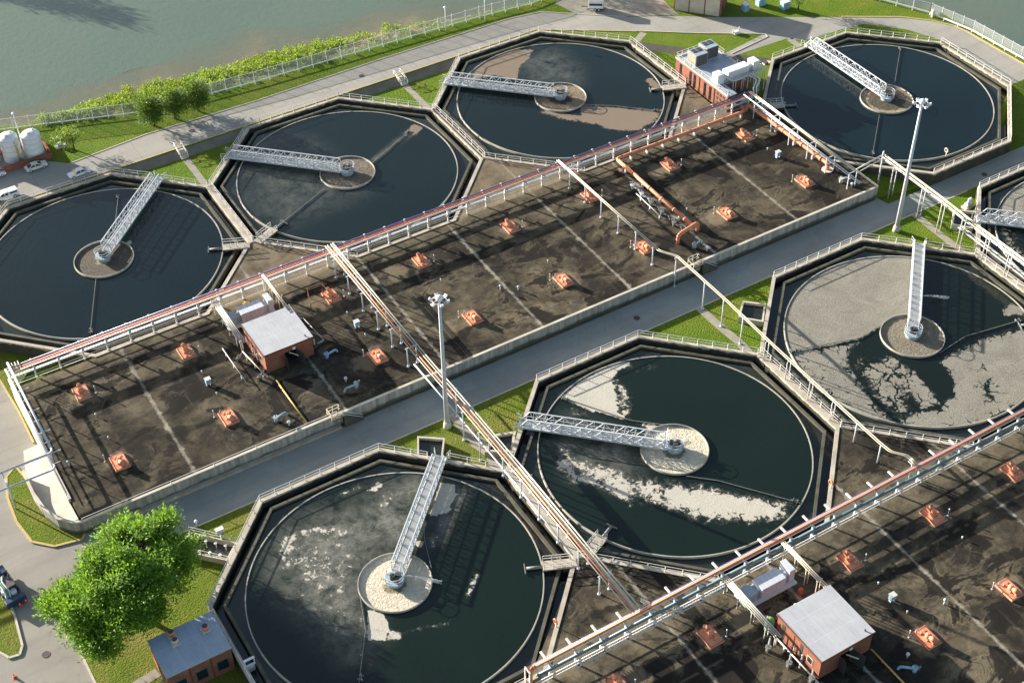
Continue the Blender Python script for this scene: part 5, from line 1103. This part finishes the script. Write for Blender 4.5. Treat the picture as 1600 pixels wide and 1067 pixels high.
T = thing('sluice_frame','small white lifting frame at the wall beside the blue-roofed brick building','sluice gate',(-21.3,-1.5,.4)); MB().bar((-21.5,-2.0,.3),(-21.5,-2.0,1.6),.12).bar((-20.3,-2.0,.3),(-20.3,-2.0,1.6),.12).bar((-21.6,-2.0,1.6),(-20.2,-2.0,1.6),.25,.2).build('frame','tank_white',T); MB().box(-21.45,-2.05,-.9,-20.35,-1.95,.6).build('gate_plate','galvanised',T)
# far brick shed beyond the road
T = thing('brick_shed','brick shed with a sunlit cream side beyond the river road, at the top edge','building',(120.1,89.9,Z_UP)); c = Vector((120.1,89.9)); u = Vector((-.64,.768))*9.5; v = Vector((.768,.64))*6.0
q = [tuple(c), tuple(c+v), tuple(c+u+v), tuple(c+u)]; MB().prism(q,.1,4.3).build('wall','brick',T); MB().prism([tuple(Vector(p)+(Vector(p)-(c+u/2+v/2))*.04) for p in q],4.3,4.6).build('roof','roof_pale',T)
d = Vector((u.normalized())); nn = -v.normalized()*.05; MB().prism([tuple(c+u*.03),tuple(c+u*.97),tuple(c+u*.97+nn),tuple(c+u*.03+nn)],.12,3.9).build('cream_facing','concrete_pale',T)
for f in (.34,.67,.98): MB().bar((*(c+u*f+nn),.2),(*(c+u*f+nn),3.9),.14).build('downpipe','rust',T)
e = v*.28+u.normalized()*-.03; MB().prism([tuple(c+v*.15-d*.05),tuple(c+v*.4-d*.05),tuple(c+v*.4),tuple(c+v*.15)],.12,2.4).build('door','dark_metal',T)
def cabinet(label, p, w=1.7):
    x, y = at(*p,Z_UP); T = thing('utility_cabinet',label,'cabinet',(x,y,Z_UP),'white utility cabinets by the shed'); MB().box(x-w/2,y-.6,.25,x+w/2,y+.6,1.7).build('casing','blue_paint',T,bevel=.05); MB().box(x-w/2-.06,y-.66,1.7,x+w/2+.06,y+.66,1.85).build('lid','tank_white',T,bevel=.04); MB().box(x-.02,y-.62,.4,x+.02,y-.6,1.6).build('door_seam','dark_metal',T)
cabinet('pale blue utility cabinet with white lid cut by the top edge, right of the shed',(1188,8)); cabinet('pale blue and white utility cabinet on grass left of the young top tree',(1226,13)); cabinet('small dark blue cabinet standing against the shaded end of the brick shed',(1164,17),1.1)
x, y = at(1150,53,Z_UP); T = thing('backflow_frame','small white pipe frame on the grass at the road edge above the air handlers','pipe frame',(x,y,Z_UP)); MB().path([(x-.7,y,.2),(x-.7,y,1.5)],.09,8).path([(x+.7,y,.2),(x+.7,y,1.6)],.09,8).path([(x-.7,y,.7),(x+.7,y,.7)],.14,8).build('pipes','white_paint',T); MB().box(x-.5,y-.4,.28,x+.5,y+.4,.9).build('housing','tank_white',T,bevel=.03)
x, y = at(1398+0,91,Z_TRI) if False else at(1203,97,Z_TRI); T = thing('inspection_box','small concrete inspection box with brown lid on the low grass by the road bend tank','inspection box',(x,y,Z_TRI)); MB().box(x-.7,y-.7,-.6,x+.7,y+.7,.1).build('box','concrete_pale',T); MB().box(x-.35,y-.35,.1,x+.35,y+.35,.16).build('lid','rust',T)
x, y = at(1513,318,-.9); T = thing('pump_unit','small grey pump on the sunlit grass strip beside the right-edge tank','pump',(x,y,Z_LOW)); MB().cyl((x-.5,y,-1.0),(x+.5,y,-1.0),.4,n=12).cyl((x,y,-1.0),(x,y,.1),.2,n=10).build('body','galvanised',T); MB().box(x-.9,y-.6,-1.8,x+.9,y+.6,-1.4).build('plinth','concrete_pale',T); MB().cyl((x+.7,y+.3,-1.6),(x+.7,y+.3,-.2),.18,n=10).build('pipe','galvanised',T)
# ------------------------------------------------------------------ stairs
def stair(label, x, y0, y1, z0, z1):
    T = thing('stair', label, 'stair', (x,y0,z1), 'short concrete stairs down to the lawns'); m = MB(); n = 5
    for i in range(n): f0 = i/n; m.box(x-.6,y0+(y1-y0)*(i+1)/n,-1,x+.6,y0+(y1-y0)*i/n,z0+(z1-z0)*f0)
    m.build('steps','concrete_pale',T)
    for s in (-.65,.65):
        m = MB(); m.path([(x+s,y0+.9,z0),(x+s,y0+.9,z0+1.05),(x+s,y0,z0+1.1),(x+s,y1,z1+1.05),(x+s,y1,z1)],.055,6,.2); m.path([(x+s,y0+.9,z0+.55),(x+s,y0,z0+.55),(x+s,y1,z1+.5)],.045,6); m.bar((x+s,(y0+y1)/2,(z0+z1)/2-.2),(x+s,(y0+y1)/2,(z0+z1)/2+1.05),.07); m.build('handrail','white_paint',T)
stair('short stair with white handrails down to the lawn by the clear blue tank',12.6,104.95,102.6,Z_UP+.05,Z_TRI+.05); stair('short stair with white handrails down to the lawn left of the brown-scummed tank',56.35,104.95,102.6,Z_UP+.05,Z_TRI+.05)
def deck_stair(label, x):
    T = thing('deck_stair', label, 'stair', (x,31,Z_DECK), 'stairs over the deck edge wall'); m = MB(); n = 9
    for i in range(n): m.box(x+1.0+.33*i,30.05,-2,x+1.0+.33*(i+1),30.7,.35-.25*i)
    m.box(x-.9,30.0,.25,x+1.0,30.72,.40).build('steps','trough_concrete',T)
    m = MB()
    for xx in (-.9,0,.9):
        for yy in (30.1,31.6): m.bar((x+xx,yy,.3),(x+xx,yy,1.5),.09)
    for zz in (.9,1.5): m.bar((x-.9,31.6,zz),(x+.9,31.6,zz),.08).bar((x-.9,30.1,zz),(x-.9,31.6,zz),.08).bar((x+.9,31.6,zz),(x+.9,31.2,zz),.08).bar((x-.9,30.1,zz),(x+.9,30.1,zz),.08)
    m.build('landing_rail','cream_paint',T); m = MB()
    for zz in (.55,1.05): m.bar((x+.9,30.05,.3+zz),(x+3.9,30.05,-1.9+zz),.07)
    m.build('handrail','galvanised',T)
deck_stair('cream railed stair over the road wall, below the upper pump house',6.7); deck_stair('cream railed stair over the road wall, below the raised orange pipe loop',70.3)
def ring_post(label, x, y, z, mat='orange_paint'):
    T = thing('life_ring_post', label, 'life ring', (x,y,z), 'orange life rings on posts'); MB().bar((x,y,z-.1),(x,y,z+1.5),.1).build('post','cream_paint',T); m = MB(); rr = 14
    for j in range(rr):
        a, b = 2*pi*j/rr, 2*pi*(j+1)/rr; m.cyl((x-.12,y+.36*cos(a),z+1.15+.36*sin(a)),(x-.12,y+.36*cos(b),z+1.15+.36*sin(b)),.11,n=8,cap=False)
    m.build('ring',mat,T)
ring_post('orange life ring on the pale wall between cream swath tank and dark deck wedge',57.05+8.75,-17.4+8.8,.4) if False else None
lx, ly = at(1298,760,.6); ring_post('orange life ring on the pale wall right of the cream swath tank',lx,ly,.35); lx, ly = at(869,977,.6); ring_post('orange life ring on the pale wall right of the foam-swirled tank',lx,ly,.35)
lx, ly = at(1478,243,.4); ring_post('tan life ring post on the road wall of the tank inside the road bend',lx,ly,.35,'cream_paint')
# ------------------------------------------------------------------ fences
def fence(label, pts, h=2.2, sp=2.9, z=Z_UP, low=None, fat=.30):
    P = [(*p, z) if len(p) == 2 else p for p in pts]; T = thing('chain_link_fence', label, 'fence', P[0], 'chain link fences along the river')
    m, r = MB(), MB()
    for a, b in zip(P[:-1], P[1:]):
        m.face([a, b, (b[0],b[1],b[2]+h), (a[0],a[1],a[2]+h)]); r.bar((a[0],a[1],a[2]+h),(b[0],b[1],b[2]+h),.05)
    m.build('mesh','chain_link',T); r.build('top_rail','galvanised',T); first = None
    for a, b in zip(P[:-1], P[1:]):
        n = max(1, round(hypot(b[0]-a[0],b[1]-a[1])/sp))
        for i in range(n):
            f = i/n; q = tuple(a[k]+(b[k]-a[k])*f for k in range(3))
            if first is None: first = MB().box(q[0]-.035,q[1]-.035,q[2]-.1,q[0]+.035,q[1]+.035,q[2]+h+.3).build('post','galvanised',T); f0 = q
            else: part_copy(first, T, (q[0]-f0[0], q[1]-f0[1], q[2]-f0[2]))
    if low:
        m = MB()
        for a, b in zip(P[:-1], P[1:]):
            d = Vector((b[0]-a[0],b[1]-a[1])).normalized(); n_ = Vector((-d.y,d.x))*low
            m.bar((a[0]+n_.x,a[1]+n_.y,a[2]+.55),(b[0]+n_.x,b[1]+n_.y,b[2]+.55),.12,fat)
            k = max(1, round(hypot(b[0]-a[0],b[1]-a[1])/2.9))
            for i in range(k): f = i/k; m.bar((a[0]+(b[0]-a[0])*f+n_.x,a[1]+(b[1]-a[1])*f+n_.y,a[2]-.1),(a[0]+(b[0]-a[0])*f+n_.x,a[1]+(b[1]-a[1])*f+n_.y,a[2]+.6),.11)
        m.build('guard_rail','tank_white' if fat > .2 else 'galvanised',T)
    return T
fence('long chain link fence with white guard rail between the river bank and the grass strip', [(-60,140),(-30,132.6),(-13,128.0),(-2.2,124.2),(10.6,119.6),(32.6,117.6),(58.9,116.4),(79.9,115.4),(91,114.2),(104,116)], 2.3, 2.9, Z_UP, -.5, .13)
fence('chain link fence with white low rail beyond the grass at the top right', [(131,109),(140,97),(150.7,77.6),(155.2,68.6)], 2.3, 2.9, Z_UP, -.3)
fence('sunlit chain link fence with bright white low rail at the far right river edge', [(155.4,68.3),(157.6,59),(158.6,42.5),(159.6,30,-1.7)], 2.3, 2.5, Z_UP, -.4)
x, y = 154.9,67.4; T = thing('fence_box','small tan box fixed at the fence corner by the river','box',(x,y,Z_UP)); MB().box(x-.2,y-.2,.2,x+.2,y+.2,1.0).build('post','white_paint',T); MB().box(x-.3,y-.3,1.0,x+.3,y+.3,1.9).build('case','cream_paint',T,bevel=.05)
def lamp(label, p, h, z=Z_UP):
    x, y = at(*p,z); T = thing('lamp_post',label,'lamp post',(x,y,z),'white lamp posts along the river fence'); MB().cyl((x,y,z-.1),(x,y,z+h),.11,.07,10).build('pole','tank_white',T); MB().dome((x,y,z+h),.32,.3,12,4).build('lamp_head','tank_white',T)
lamp('white lamp post behind the white storage tanks at the left edge',(38,238),8.0); lamp('short white lamp post on the fence line right of the vegetated bank',(697,48),5.0); lamp('taller white lamp post on the river fence, near the top edge',(758,34),5.6)
# ------------------------------------------------------------------ storage tanks in a brick bund
T = thing('brick_bund','low brick containment wall around the white storage tanks at the left edge','bund wall',(-8,113.7,Z_UP)); m = MB()
m.bar((-40,114.6,.85),(-7.4,114.6,.85),.35,1.2).bar((-7.4,114.45,.85),(-7.4,120.2,.85),.35,1.2).bar((-40,120.0,.95),(-7.6,120.0,.95),.4,1.5).build('wall','brick',T); MB().box(-40,114.8,.2,-7.6,119.8,.42).build('floor','path',T)
def stank(label, x, y, r=1.62, h=4.75):
    T = thing('storage_tank',label,'storage tank',(x,y,.42),'white storage tanks in the brick bund'); m = MB(); m.cyl((x,y,.42),(x,y,h),r,n=28,cap=False); m.dome((x,y,h),r,.75,28,5); m.build('shell','tank_white',T)
    m = MB()
    for zz in (1.5,2.6,3.7,h-.05): m.cyl((x,y,zz-.06),(x,y,zz+.06),r+.03,n=28,cap=False)
    m.build('bands','light_grey_paint',T); MB().cyl((x-.3,y-.6,h+.5),(x-.3,y-.6,h+1.05),.28,n=10).cyl((x+.7,y+.3,h+.5),(x+.7,y+.3,h+.95),.18,n=10).build('fittings','light_grey_paint',T)
    m = MB()
    for s in (-.22,.22): m.bar((x+r*.75+s,y-r*.75,.4),(x+r*.75+s,y-r*.75,h+.9),.05)
    for i in range(10): m.bar((x+r*.75-.22,y-r*.75,.8+.45*i),(x+r*.75+.22,y-r*.75,.8+.45*i),.04)
    m.build('ladder','galvanised',T)
stank('right-hand white domed storage tank in the brick bund',*at(56,243,.42)); stank('middle white domed storage tank in the brick bund, beside yellow pipework',*at(21.5,247,.42)); stank('white domed storage tank cut off by the left edge of the photo',*at(-14,251,.42))
T = thing('pipework','ochre pipe frame between the white storage tanks','pipework',(-12.5,117.5,.42)); MB().bar((-12.6,116,.4),(-12.6,116,4.4),.14).bar((-12.6,118.5,.4),(-12.6,118.5,4.4),.14).bar((-12.6,116,4.4),(-12.6,118.5,4.4),.14).bar((-12.6,116,2.4),(-12.6,118.5,2.4),.14).build('frame','yellow_paint',T); MB().path([(-12.4,116.5,.5),(-12.4,116.5,3.4),(-12.4,118.3,3.4)],.15,8,.3).build('pipe','yellow_paint',T)
x, y = at(95,229,Z_UP); T = thing('pump_skid','small white pump skid on the shaded grass by the brick bund','pump',(x,y,Z_UP)); MB().box(x-1,y-.6,.2,x+1,y+.6,.5).build('skid','concrete_pale',T); MB().cyl((x-.6,y,.85),(x+.5,y,.85),.35,n=12).build('motor','tank_white',T); MB().cyl((x-.7,y+.3,.4),(x-.7,y+.3,2.2),.05,n=6).build('pipe','galvanised',T)
# ------------------------------------------------------------------ vehicles
def wheel(T, x, y, z, r=.33, side=1):
    w = MB().cyl((x,y-.11,z),(x,y+.11,z),r,n=18).build('tyre','rubber',T); 
    MB().cyl((x,y+side*.10,z),(x,y+side*.13,z),r*.6,n=12).build('rim','galvanised',w)
def place(T, loc, rz): T.location = loc; T.rotation_euler = (0,0,rz); T.scale = (.82,.82,.82) if 'car' in T.name or 'pickup' in T.name else (1,1,1); return T
def prof(m, pts, hw, hw2=None):
    """side profile (x, z) swept across the width; the upper points may be drawn in"""
    n = len(pts); zs = [p[1] for p in pts]; z0, z1 = min(zs), max(zs); hw2 = hw2 or hw; i = len(m.v)
    for s in (-1,1):
        for x, z in pts: m.v.append((x, s*(hw+(hw2-hw)*(z-z0)/(z1-z0)), z))
    for k in range(n): q = (k+1)%n; m.f.append((i+k,i+n+k,i+n+q,i+q)); m.sm.append(False)
    m.f.append(tuple(range(i,i+n))); m.f.append(tuple(range(i+2*n-1,i+n-1,-1))); m.sm += [False,False]; return m
def sedan(label, paint, loc, rz, pillars=True):
    T = thing('parked_car', label, 'car', (0,0,0), 'vehicles parked by the river road')
    prof(MB(), [(-2.30,.32),(2.25,.32),(2.34,.55),(2.25,.74),(1.15,.90),(-1.55,.95),(-2.25,.88),(-2.36,.60)], .90, .84).build('body', paint, T, bevel=.07)
    prof(MB(), [(1.22,.88),(.42,1.38),(-.95,1.40),(-1.75,.93)], .82, .60).build('windows', 'glass', T)
    prof(MB(), [(.42,1.37),(.30,1.44),(-.80,1.46),(-.97,1.39)], .64, .58).build('roof', paint, T, bevel=.04)
    m = MB()
    for s in (-1,1):
        for a, b in (((1.2,s*.83,.9),(.42,s*.62,1.40)),((-.28,s*.83,.92),(-.28,s*.61,1.42)),((-1.72,s*.83,.94),(-.93,s*.62,1.41))): m.bar(a,b,.09,.06)
    m.build('pillars', paint, T)
    for x in (-1.4,1.42):
        for s in (-1,1): wheel(T, x, s*.80, .33, .33, s)
    for s in (-.62,.62): MB().box(2.22,s-.18,.56,2.33,s+.18,.70).build('headlight','lamp_glass',T); MB().box(-2.35,s-.18,.66,-2.27,s+.18,.82).build('taillight','red_paint',T)
    for s in (-1,1): MB().box(.75,s*.95-.09,.92,.95,s*.95+.09,1.04).build('mirror',paint,T)
    return place(T, loc, rz)
def heading(a, b): return atan2(b[1]-a[1], b[0]-a[0])
zc = Z_UP+.012
a, b = at(41,262,.9), at(75,252,.9); sedan('cream sedan with dark windows parked along the brick bund','car_cream',((a[0]+b[0])/2-.3,(a[1]+b[1])/2-.2,zc),.03)
a, b = at(107,273,.9), at(138,264,.9); sedan('white sedan standing in the shade close to the tank railing','car_white',((a[0]+b[0])/2,(a[1]+b[1])/2-.1,zc),.03+pi)
sedan('white car cut off by the left edge of the photo, behind the pickup','car_white',(-17.6,114.3,zc),.04)
T = thing('pickup_truck','white pickup truck with a covered bed at the left edge','truck',(0,0,0),'vehicles parked by the river road')
prof(MB(), [(-2.7,.42),(2.65,.42),(2.75,.7),(2.65,1.0),(1.5,1.08),(-2.72,1.08)], .95, .92).build('body','car_white',T,bevel=.06)
prof(MB(), [(1.55,1.05),(.95,1.62),(-.55,1.64),(-.60,1.05)], .88, .72).build('cab_windows','glass',T); prof(MB(), [(.95,1.6),(.8,1.72),(-.55,1.74),(-.6,1.62)], .76, .70).build('cab_roof','car_white',T,bevel=.04)
m = MB()
for s in (-1,1):
    for p_, q_ in (((1.5,s*.9,1.08),(.95,s*.74,1.64)),((.2,s*.9,1.08),(.2,s*.73,1.66)),((-.57,s*.9,1.08),(-.57,s*.73,1.66))): m.bar(p_,q_,.10,.07)
m.build('pillars','car_white',T)
c_ = prof(MB(), [(-.68,1.08),(-.70,1.72),(-2.55,1.72),(-2.70,1.08)], .90, .80).build('bed_cover','car_white',T,bevel=.05)
for s in (-1,1): MB().prism([(-2.35,s*.86),(-.9,s*.86),(-.9,s*.90),(-2.35,s*.90)],1.22,1.55).build('side_window','glass',c_)
for x in (-1.7,1.75):
    for s in (-1,1): wheel(T, x, s*.86, .40, .40, s)
for s in (-.7,.7): MB().box(2.64,s-.16,.75,2.74,s+.16,.92).build('headlight','lamp_glass',T); MB().box(-2.76,s-.1,.7,-2.69,s+.1,1.0).build('taillight','red_paint',T)
px_, py_ = at(13,301,1.3); place(T,(px_-.6,py_+.1,zc),pi+.03)
# white tank trailer near the shed
T = thing('box_trailer','small white trailer with twin wheels on the pale yard at the top','trailer',(0,0,0)); MB().box(-1.5,-.95,.55,1.5,.95,2.5).build('box','car_white',T,bevel=.06); MB().box(-1.6,-.9,.42,1.6,.9,.55).build('chassis','dark_metal',T); MB().bar((-1.6,0,.48),(-2.9,0,.48),.12).build('drawbar','dark_metal',T); MB().box(-1.3,-.975,1.2,1.3,-.952,1.7).build('stripe','dark_blue',T)
for x in (-.1,.62):
    for s in (-1,1): wheel(T, x, s*.9, .32, .32, s)
px_, py_ = at(931,11,.8); place(T,(px_,py_,zc),radians(-35))
# pump trailer on the west road
T = thing('pump_trailer','blue and black pump trailer with pale green hoses on the west road','pump trailer',(0,0,0))
MB().box(-2.9,-1.15,.45,2.9,1.15,.7).build('chassis','dark_blue',T,bevel=.04); MB().box(-3.05,-1.3,.3,-2.3,1.3,1.25).build('rear_bumper','dark_blue',T,bevel=.08); MB().box(1.3,-.9,.7,2.8,.5,2.1).build('fuel_tank','dark_blue',T,bevel=.12); MB().box(-1.2,-1.0,.7,.9,.1,1.9).build('engine','dark_metal',T,bevel=.08)
for dy, c_ in ((.35,'galvanised'),(.6,'green_paint'),(.85,'galvanised')): MB().path([(-2.0,dy,.9),(-1.4,dy-.2,1.8),(.2,dy,1.95),(1.2,dy-.5,1.9),(1.6,dy-.9,1.2)],.13,8,.5).build('hose',c_,T)
MB().cyl((-.9,.6,.7),(-.9,.6,1.6),.45,n=14).cyl((-1.6,-.3,.7),(-1.6,-.3,1.5),.4,n=14).build('pump','galvanised',T); MB().cyl((.3,-.7,1.9),(.3,-.7,2.6),.1,n=8).build('exhaust','rust',T); MB().box(2.3,.5,.7,2.8,1.1,2.3).build('control_box','orange_paint',T,bevel=.04)
for x in (-.9,.2):
    for s in (-1,1): wheel(T, x, s*1.05, .42, .42, s)
px_, py_ = at(13,915,-1.0); place(T,(px_-.2,py_,Z_WEST),radians(97))
def cone(label, p):
    x, y = at(*p,Z_WEST); T = thing('traffic_cone',label,'traffic cone',(x,y,Z_WEST),'orange traffic cones on the west road'); MB().cyl((x,y,Z_WEST+.04),(x,y,Z_WEST+.72),.2,.04,14).build('cone','cone',T); MB().box(x-.24,y-.24,Z_WEST,x+.24,y+.24,Z_WEST+.05).build('base','cone',T); MB().cyl((x,y,Z_WEST+.34),(x,y,Z_WEST+.5),.135,.09,14).build('band','tank_white',T)
cone('orange traffic cone just behind the blue pump trailer',(32,946)); cone('orange traffic cone in shade, farther right of the blue pump trailer',(41,940)); cone('orange traffic cone near the bottom left corner of the photo',(23,1058))
# manholes
for lab, p, z in (('dark round manhole cover on the shaded road beside the grey-crusted tank corner',(995,497),-1.95),('dark round manhole cover on the river road above the stair by the brown tank',(565,119),Z_UP+.012),('dark manhole cover on the river road below the trees',(300,205),Z_UP+.012),('dark manhole cover on the sunlit road at the right',(1538,273),-1.95),('dark drain cover on the west road below the island tip',(72,1022),-1.95)):
    x, y = at(*p,z); T = thing('manhole_cover',lab,'manhole cover',(x,y,z),'manhole covers in the roads'); MB().cyl((x,y,z),(x,y,z+.03),.42,n=20).build('lid','dark_metal',T); MB().ring(circ(.52,20,(x,y)),circ(.42,20,(x,y)),z,z+.035).build('frame','rust',T)
# ------------------------------------------------------------------ trees and bank growth
def leaves(name, mat, blobs, n, size, parent=None, seed=1, spray=10, aspect=.36, droop=.25, kind=None, shell=.55):
    """leaf quads in small sprays through the crown; every spray keeps one tone"""
    rd = random.Random(seed); v, f, tone = [], [], []; tot = sum(b[3]**2 for b in blobs)
    for (bx, by, bz, br, bh) in blobs:
        for _ in range(int(n*br*br/tot/spray)):
            while True:
                d = Vector((rd.uniform(-1,1), rd.uniform(-1,1), rd.uniform(-1,1)))
                if .05 < d.length < 1: break
            q = d.normalized()*(shell+(1-shell)*rd.random()**.7)*rd.uniform(.86,1.1)
            c = Vector((bx+q.x*br, by+q.y*br, bz+q.z*bh)); out = Vector((q.x, q.y, q.z*.6+.25)).normalized(); tn = min(1, max(0, rd.gauss(.5,.24)))
            for _ in range(spray):
                p = c+Vector((rd.gauss(0,1), rd.gauss(0,1), rd.gauss(0,.6)))*size*1.0
                a = (out+Vector((rd.gauss(0,.5), rd.gauss(0,.5), rd.gauss(0,.35)-droop))).normalized(); b = a.cross(Vector((rd.gauss(0,.4), rd.gauss(0,.4), 1))).normalized()
                L = size*rd.uniform(.6,1.3); w = L*aspect; i = len(v)
                v += [tuple(p-b*w*.3), tuple(p+a*L*.5-b*w*.6), tuple(p+a*L), tuple(p+a*L*.5+b*w*.6)]; f.append((i,i+1,i+2,i+3)); tone += [min(1,max(0,tn+rd.gauss(0,.08)))]*4
    me = bpy.data.meshes.new(name); base = Vector(parent.location) if parent else Vector((0,0,0))
    me.from_pydata([(p[0]-base.x,p[1]-base.y,p[2]-base.z) for p in v], [], f); me.materials.append(MAT[mat])
    t = me.attributes.new('tone','FLOAT','POINT'); t.data.foreach_set('value', tone)
    o = bpy.data.objects.new(name, me); COL.objects.link(o)
    if parent: o.parent = parent
    return o
def tree(label, x, y, z, blobs, n, size, mat, trunk_r, seed, group='trees along the river strip', **kw):
    T = thing('tree', label, 'tree', (x,y,z), group); m = MB(); rd = random.Random(seed)
    zc_ = min(b[2] for b in blobs); m.cyl((x,y,z-.2),(x+.1,y+.05,zc_-.3),trunk_r*1.25,trunk_r*.8,10)
    for (bx,by,bz,br,bh) in blobs:
        mid = Vector(((x+bx)/2+rd.uniform(-.3,.3),(y+by)/2+rd.uniform(-.3,.3),(zc_+bz)/2)); m.cyl((x+.1,y+.05,zc_-.5),mid,trunk_r*.6,trunk_r*.38,8); m.cyl(mid,(bx,by,bz+bh*.4),trunk_r*.38,trunk_r*.12,8)
        for _ in range(4): m.cyl(mid,(bx+rd.uniform(-.7,.7)*br,by+rd.uniform(-.7,.7)*br,bz+rd.uniform(-.1,.7)*bh),trunk_r*.22,trunk_r*.06,6)
    m.build('trunk','bark',T); leaves('crown',mat,blobs,n,size,T,seed,**kw); return T
for lab, p, hz, r, sd in (('leftmost of the three round trees on the grass strip between river road and fence',(241,197),3.9,2.55,11),('middle and darkest of the three round trees on the grass strip by the river',(274,186),4.0,2.9,12),('rightmost of the three round trees on the grass strip, nearest the guard rail',(310,174),3.8,2.8,13)):
    x, y = at(*p,Z_UP); rd = random.Random(sd)
    tree(lab, x, y, Z_UP, [(x+rd.uniform(-.9,.9),y+rd.uniform(-.9,.9),hz+rd.uniform(-.7,.9),r*rd.uniform(.52,.72),r*rd.uniform(.55,.8)) for _ in range(6)]+[(x,y,hz,r*.8,r*.95)], 5200, .40, 'leaf_far', .2, sd, spray=8)
x, y = at(116,234,Z_UP); rd = random.Random(21)
tree('small yellow-green tree with an open crown beside the brick bund', x, y, Z_UP, [(x-1.9,y+.6,3.4,1.3,1.1),(x-.6,y-.3,3.9,1.5,1.2),(x+.5,y+.5,3.1,1.3,1.0),(x-1.1,y-.9,2.9,1.2,.9)], 1800, .36, 'leaf_young', .13, 21, spray=8)
x, y = at(1247,15,Z_UP); tree('small thin tree at the top edge right of the white utility cabinets', x, y, Z_UP, [(x-.6,y,3.6,1.6,1.3),(x+1.0,y+.5,3.9,1.6,1.2),(x,y+1,4.6,1.4,1.2)], 1500, .4, 'leaf_far', .12, 22, spray=8)
x, y = 97.0, 125.5; tree('leafy tree beyond the top edge that shades the river road', x, y, Z_UP, [(x,y,5.5,3.2,2.8),(x+2,y-1,5,2.4,2.2),(x-2,y+1,6,2.6,2.2)], 3500, .5, 'leaf_far', .25, 23, spray=8)
bl = []; rdt = random.Random(77)
for px_, py_, z, r, h in ((248,842,4.6,3.2,2.4),(215,838,5.4,3.4,2.6),(272,862,3.6,2.6,2.0),(180,870,6.0,3.8,2.8),(225,880,6.2,4.0,2.8),(265,895,4.2,3.8,2.4),(130,912,4.8,3.4,2.4),(170,915,6.2,4.0,2.6),(215,925,5.4,4.0,2.6),(105,945,3.6,2.9,2.0),(140,955,4.2,3.4,2.2),(185,965,4.2,3.6,2.2),(125,985,2.6,2.6,1.6),(160,995,2.4,2.8,1.6),(230,960,3.6,3.2,2.0),(270,892,2.8,2.2,1.6)):
    x, y = at(px_,py_,z)
    for _ in range(7):
        a_, e_ = rdt.uniform(0,2*pi), rdt.uniform(-.15,1); k_ = rdt.uniform(.4,.85)
        bl.append((x+cos(a_)*r*k_*sqrt(1-max(0,e_)**2*.8), y+sin(a_)*r*k_*sqrt(1-max(0,e_)**2*.8), z+h*e_*.8+rdt.uniform(-.4,.4), rdt.uniform(.9,1.75), rdt.uniform(.6,1.05)))
tree('very large feathery bright green tree at the lower left between road and brick building', -29.3, 13.6, Z_LOW, bl, 52000, .52, 'leaf_locust', .30, 31, None, spray=13, aspect=.30, droop=.0, shell=.35)
rd = random.Random(5); pts = []
for i in range(NB):
    for j in range(rows):
        if j < 1 or ta[i][0] < -6 or ta[i][0] > 71: continue
        x, y, z = BANK[i][j]; dens = max(.3, min(1, (66-x)/22)); far = j/(rows-1)
        if z < -2.75: continue
        if rd.random() < dens*(1.0 if far > .2 else .7): pts.append((x+rd.uniform(-1.1,1.1), y+rd.uniform(-1.0,1.0), z+rd.uniform(.1,.45)+(.5 if rd.random() < .1 else 0), rd.uniform(.6,1.2)*(1 if dens > .6 else .7), rd.uniform(.4,1.0)*(1 if dens > .6 else .6)))
v_ = leaves('bank_bushes','leaf_bank',pts,60000,.33,None,6,6,.6,0,shell=.3); v_['label'] = 'tangled yellow-green bushes covering the river bank outside the chain link fence'; v_['category'] = 'bushes'; v_['kind'] = 'stuff'

# unseen soil mound and trees, added to cast the dark shadow on the river
tx, ty = at(212,38,-3); ix, iy = tx+sun_dir.x/cos(SUN_EL)*62, ty+sun_dir.y/cos(SUN_EL)*62
struct(MB().prism(circ(9,24,(ix,iy)),-4,-2.4).build('shadow_islet','soil'))
for lab, dx, dy, hh, r_, sd in (('tall broad tree added unseen beyond the top left corner to shade the river',0,0,8.5,4.6,51),('lower broad tree added unseen beyond the top left corner to shade the river',-4.5,2.5,6.0,4.2,52),('small broad tree added unseen beyond the top left corner to shade the river',4.6,3.5,5.0,3.6,53)):
    tree(lab, ix+dx, iy+dy, -2.5, [(ix+dx,iy+dy,hh-1,r_,r_*.85),(ix+dx+1,iy+dy-1,hh+.5,r_*.6,r_*.5),(ix+dx-1.5,iy+dy+1,hh-2,r_*.7,r_*.6)], 2600, .8, 'leaf_far', .3, sd, 'unseen trees added to shade the river', spray=8)

# small water jets that knock down the scum
t = NT('spray').set(.9,.1); t.color((.8,.82,.82)); tr = t.n('BsdfTransparent'); mx = t.n('MixShader'); t.l(t.noise(3.0,5,.7,lo=.35,hi=.8), mx.inputs[0]); t.l(tr.outputs[0], mx.inputs[1]); t.l(t.p.outputs[0], mx.inputs[2]); t.l(mx.outputs[0], t.out.inputs[0]); MAT['spray'] = t.m
for lab, a, b in (('thin white water jet shot over the open water of the grey-crusted tank',(1441,462,.9),(1482,466,.1)),('thin white water jet crossing the cream well of the foam-swirled tank',(632,898,.9),(690,910,.1)),('short white water jet landing in the cream well of the cream swath tank',(1044,668,.9),(1042,690,.2))):
    A, B = Vector((*at(*a),a[2])), Vector((*at(*b),b[2])); T = thing('water_jet',lab,'water jet',A,'water jets in the tanks'); m = MB(); prev = A; n = 6
    for k in range(1,n+1):
        f = k/n; q = A+(B-A)*f+Vector((0,0,.5*f*(1-f))); m.cyl(prev,q,.05+.22*(k-1)/n,.05+.22*f,8,cap=False); prev = q
    m.build('spray','spray',T)
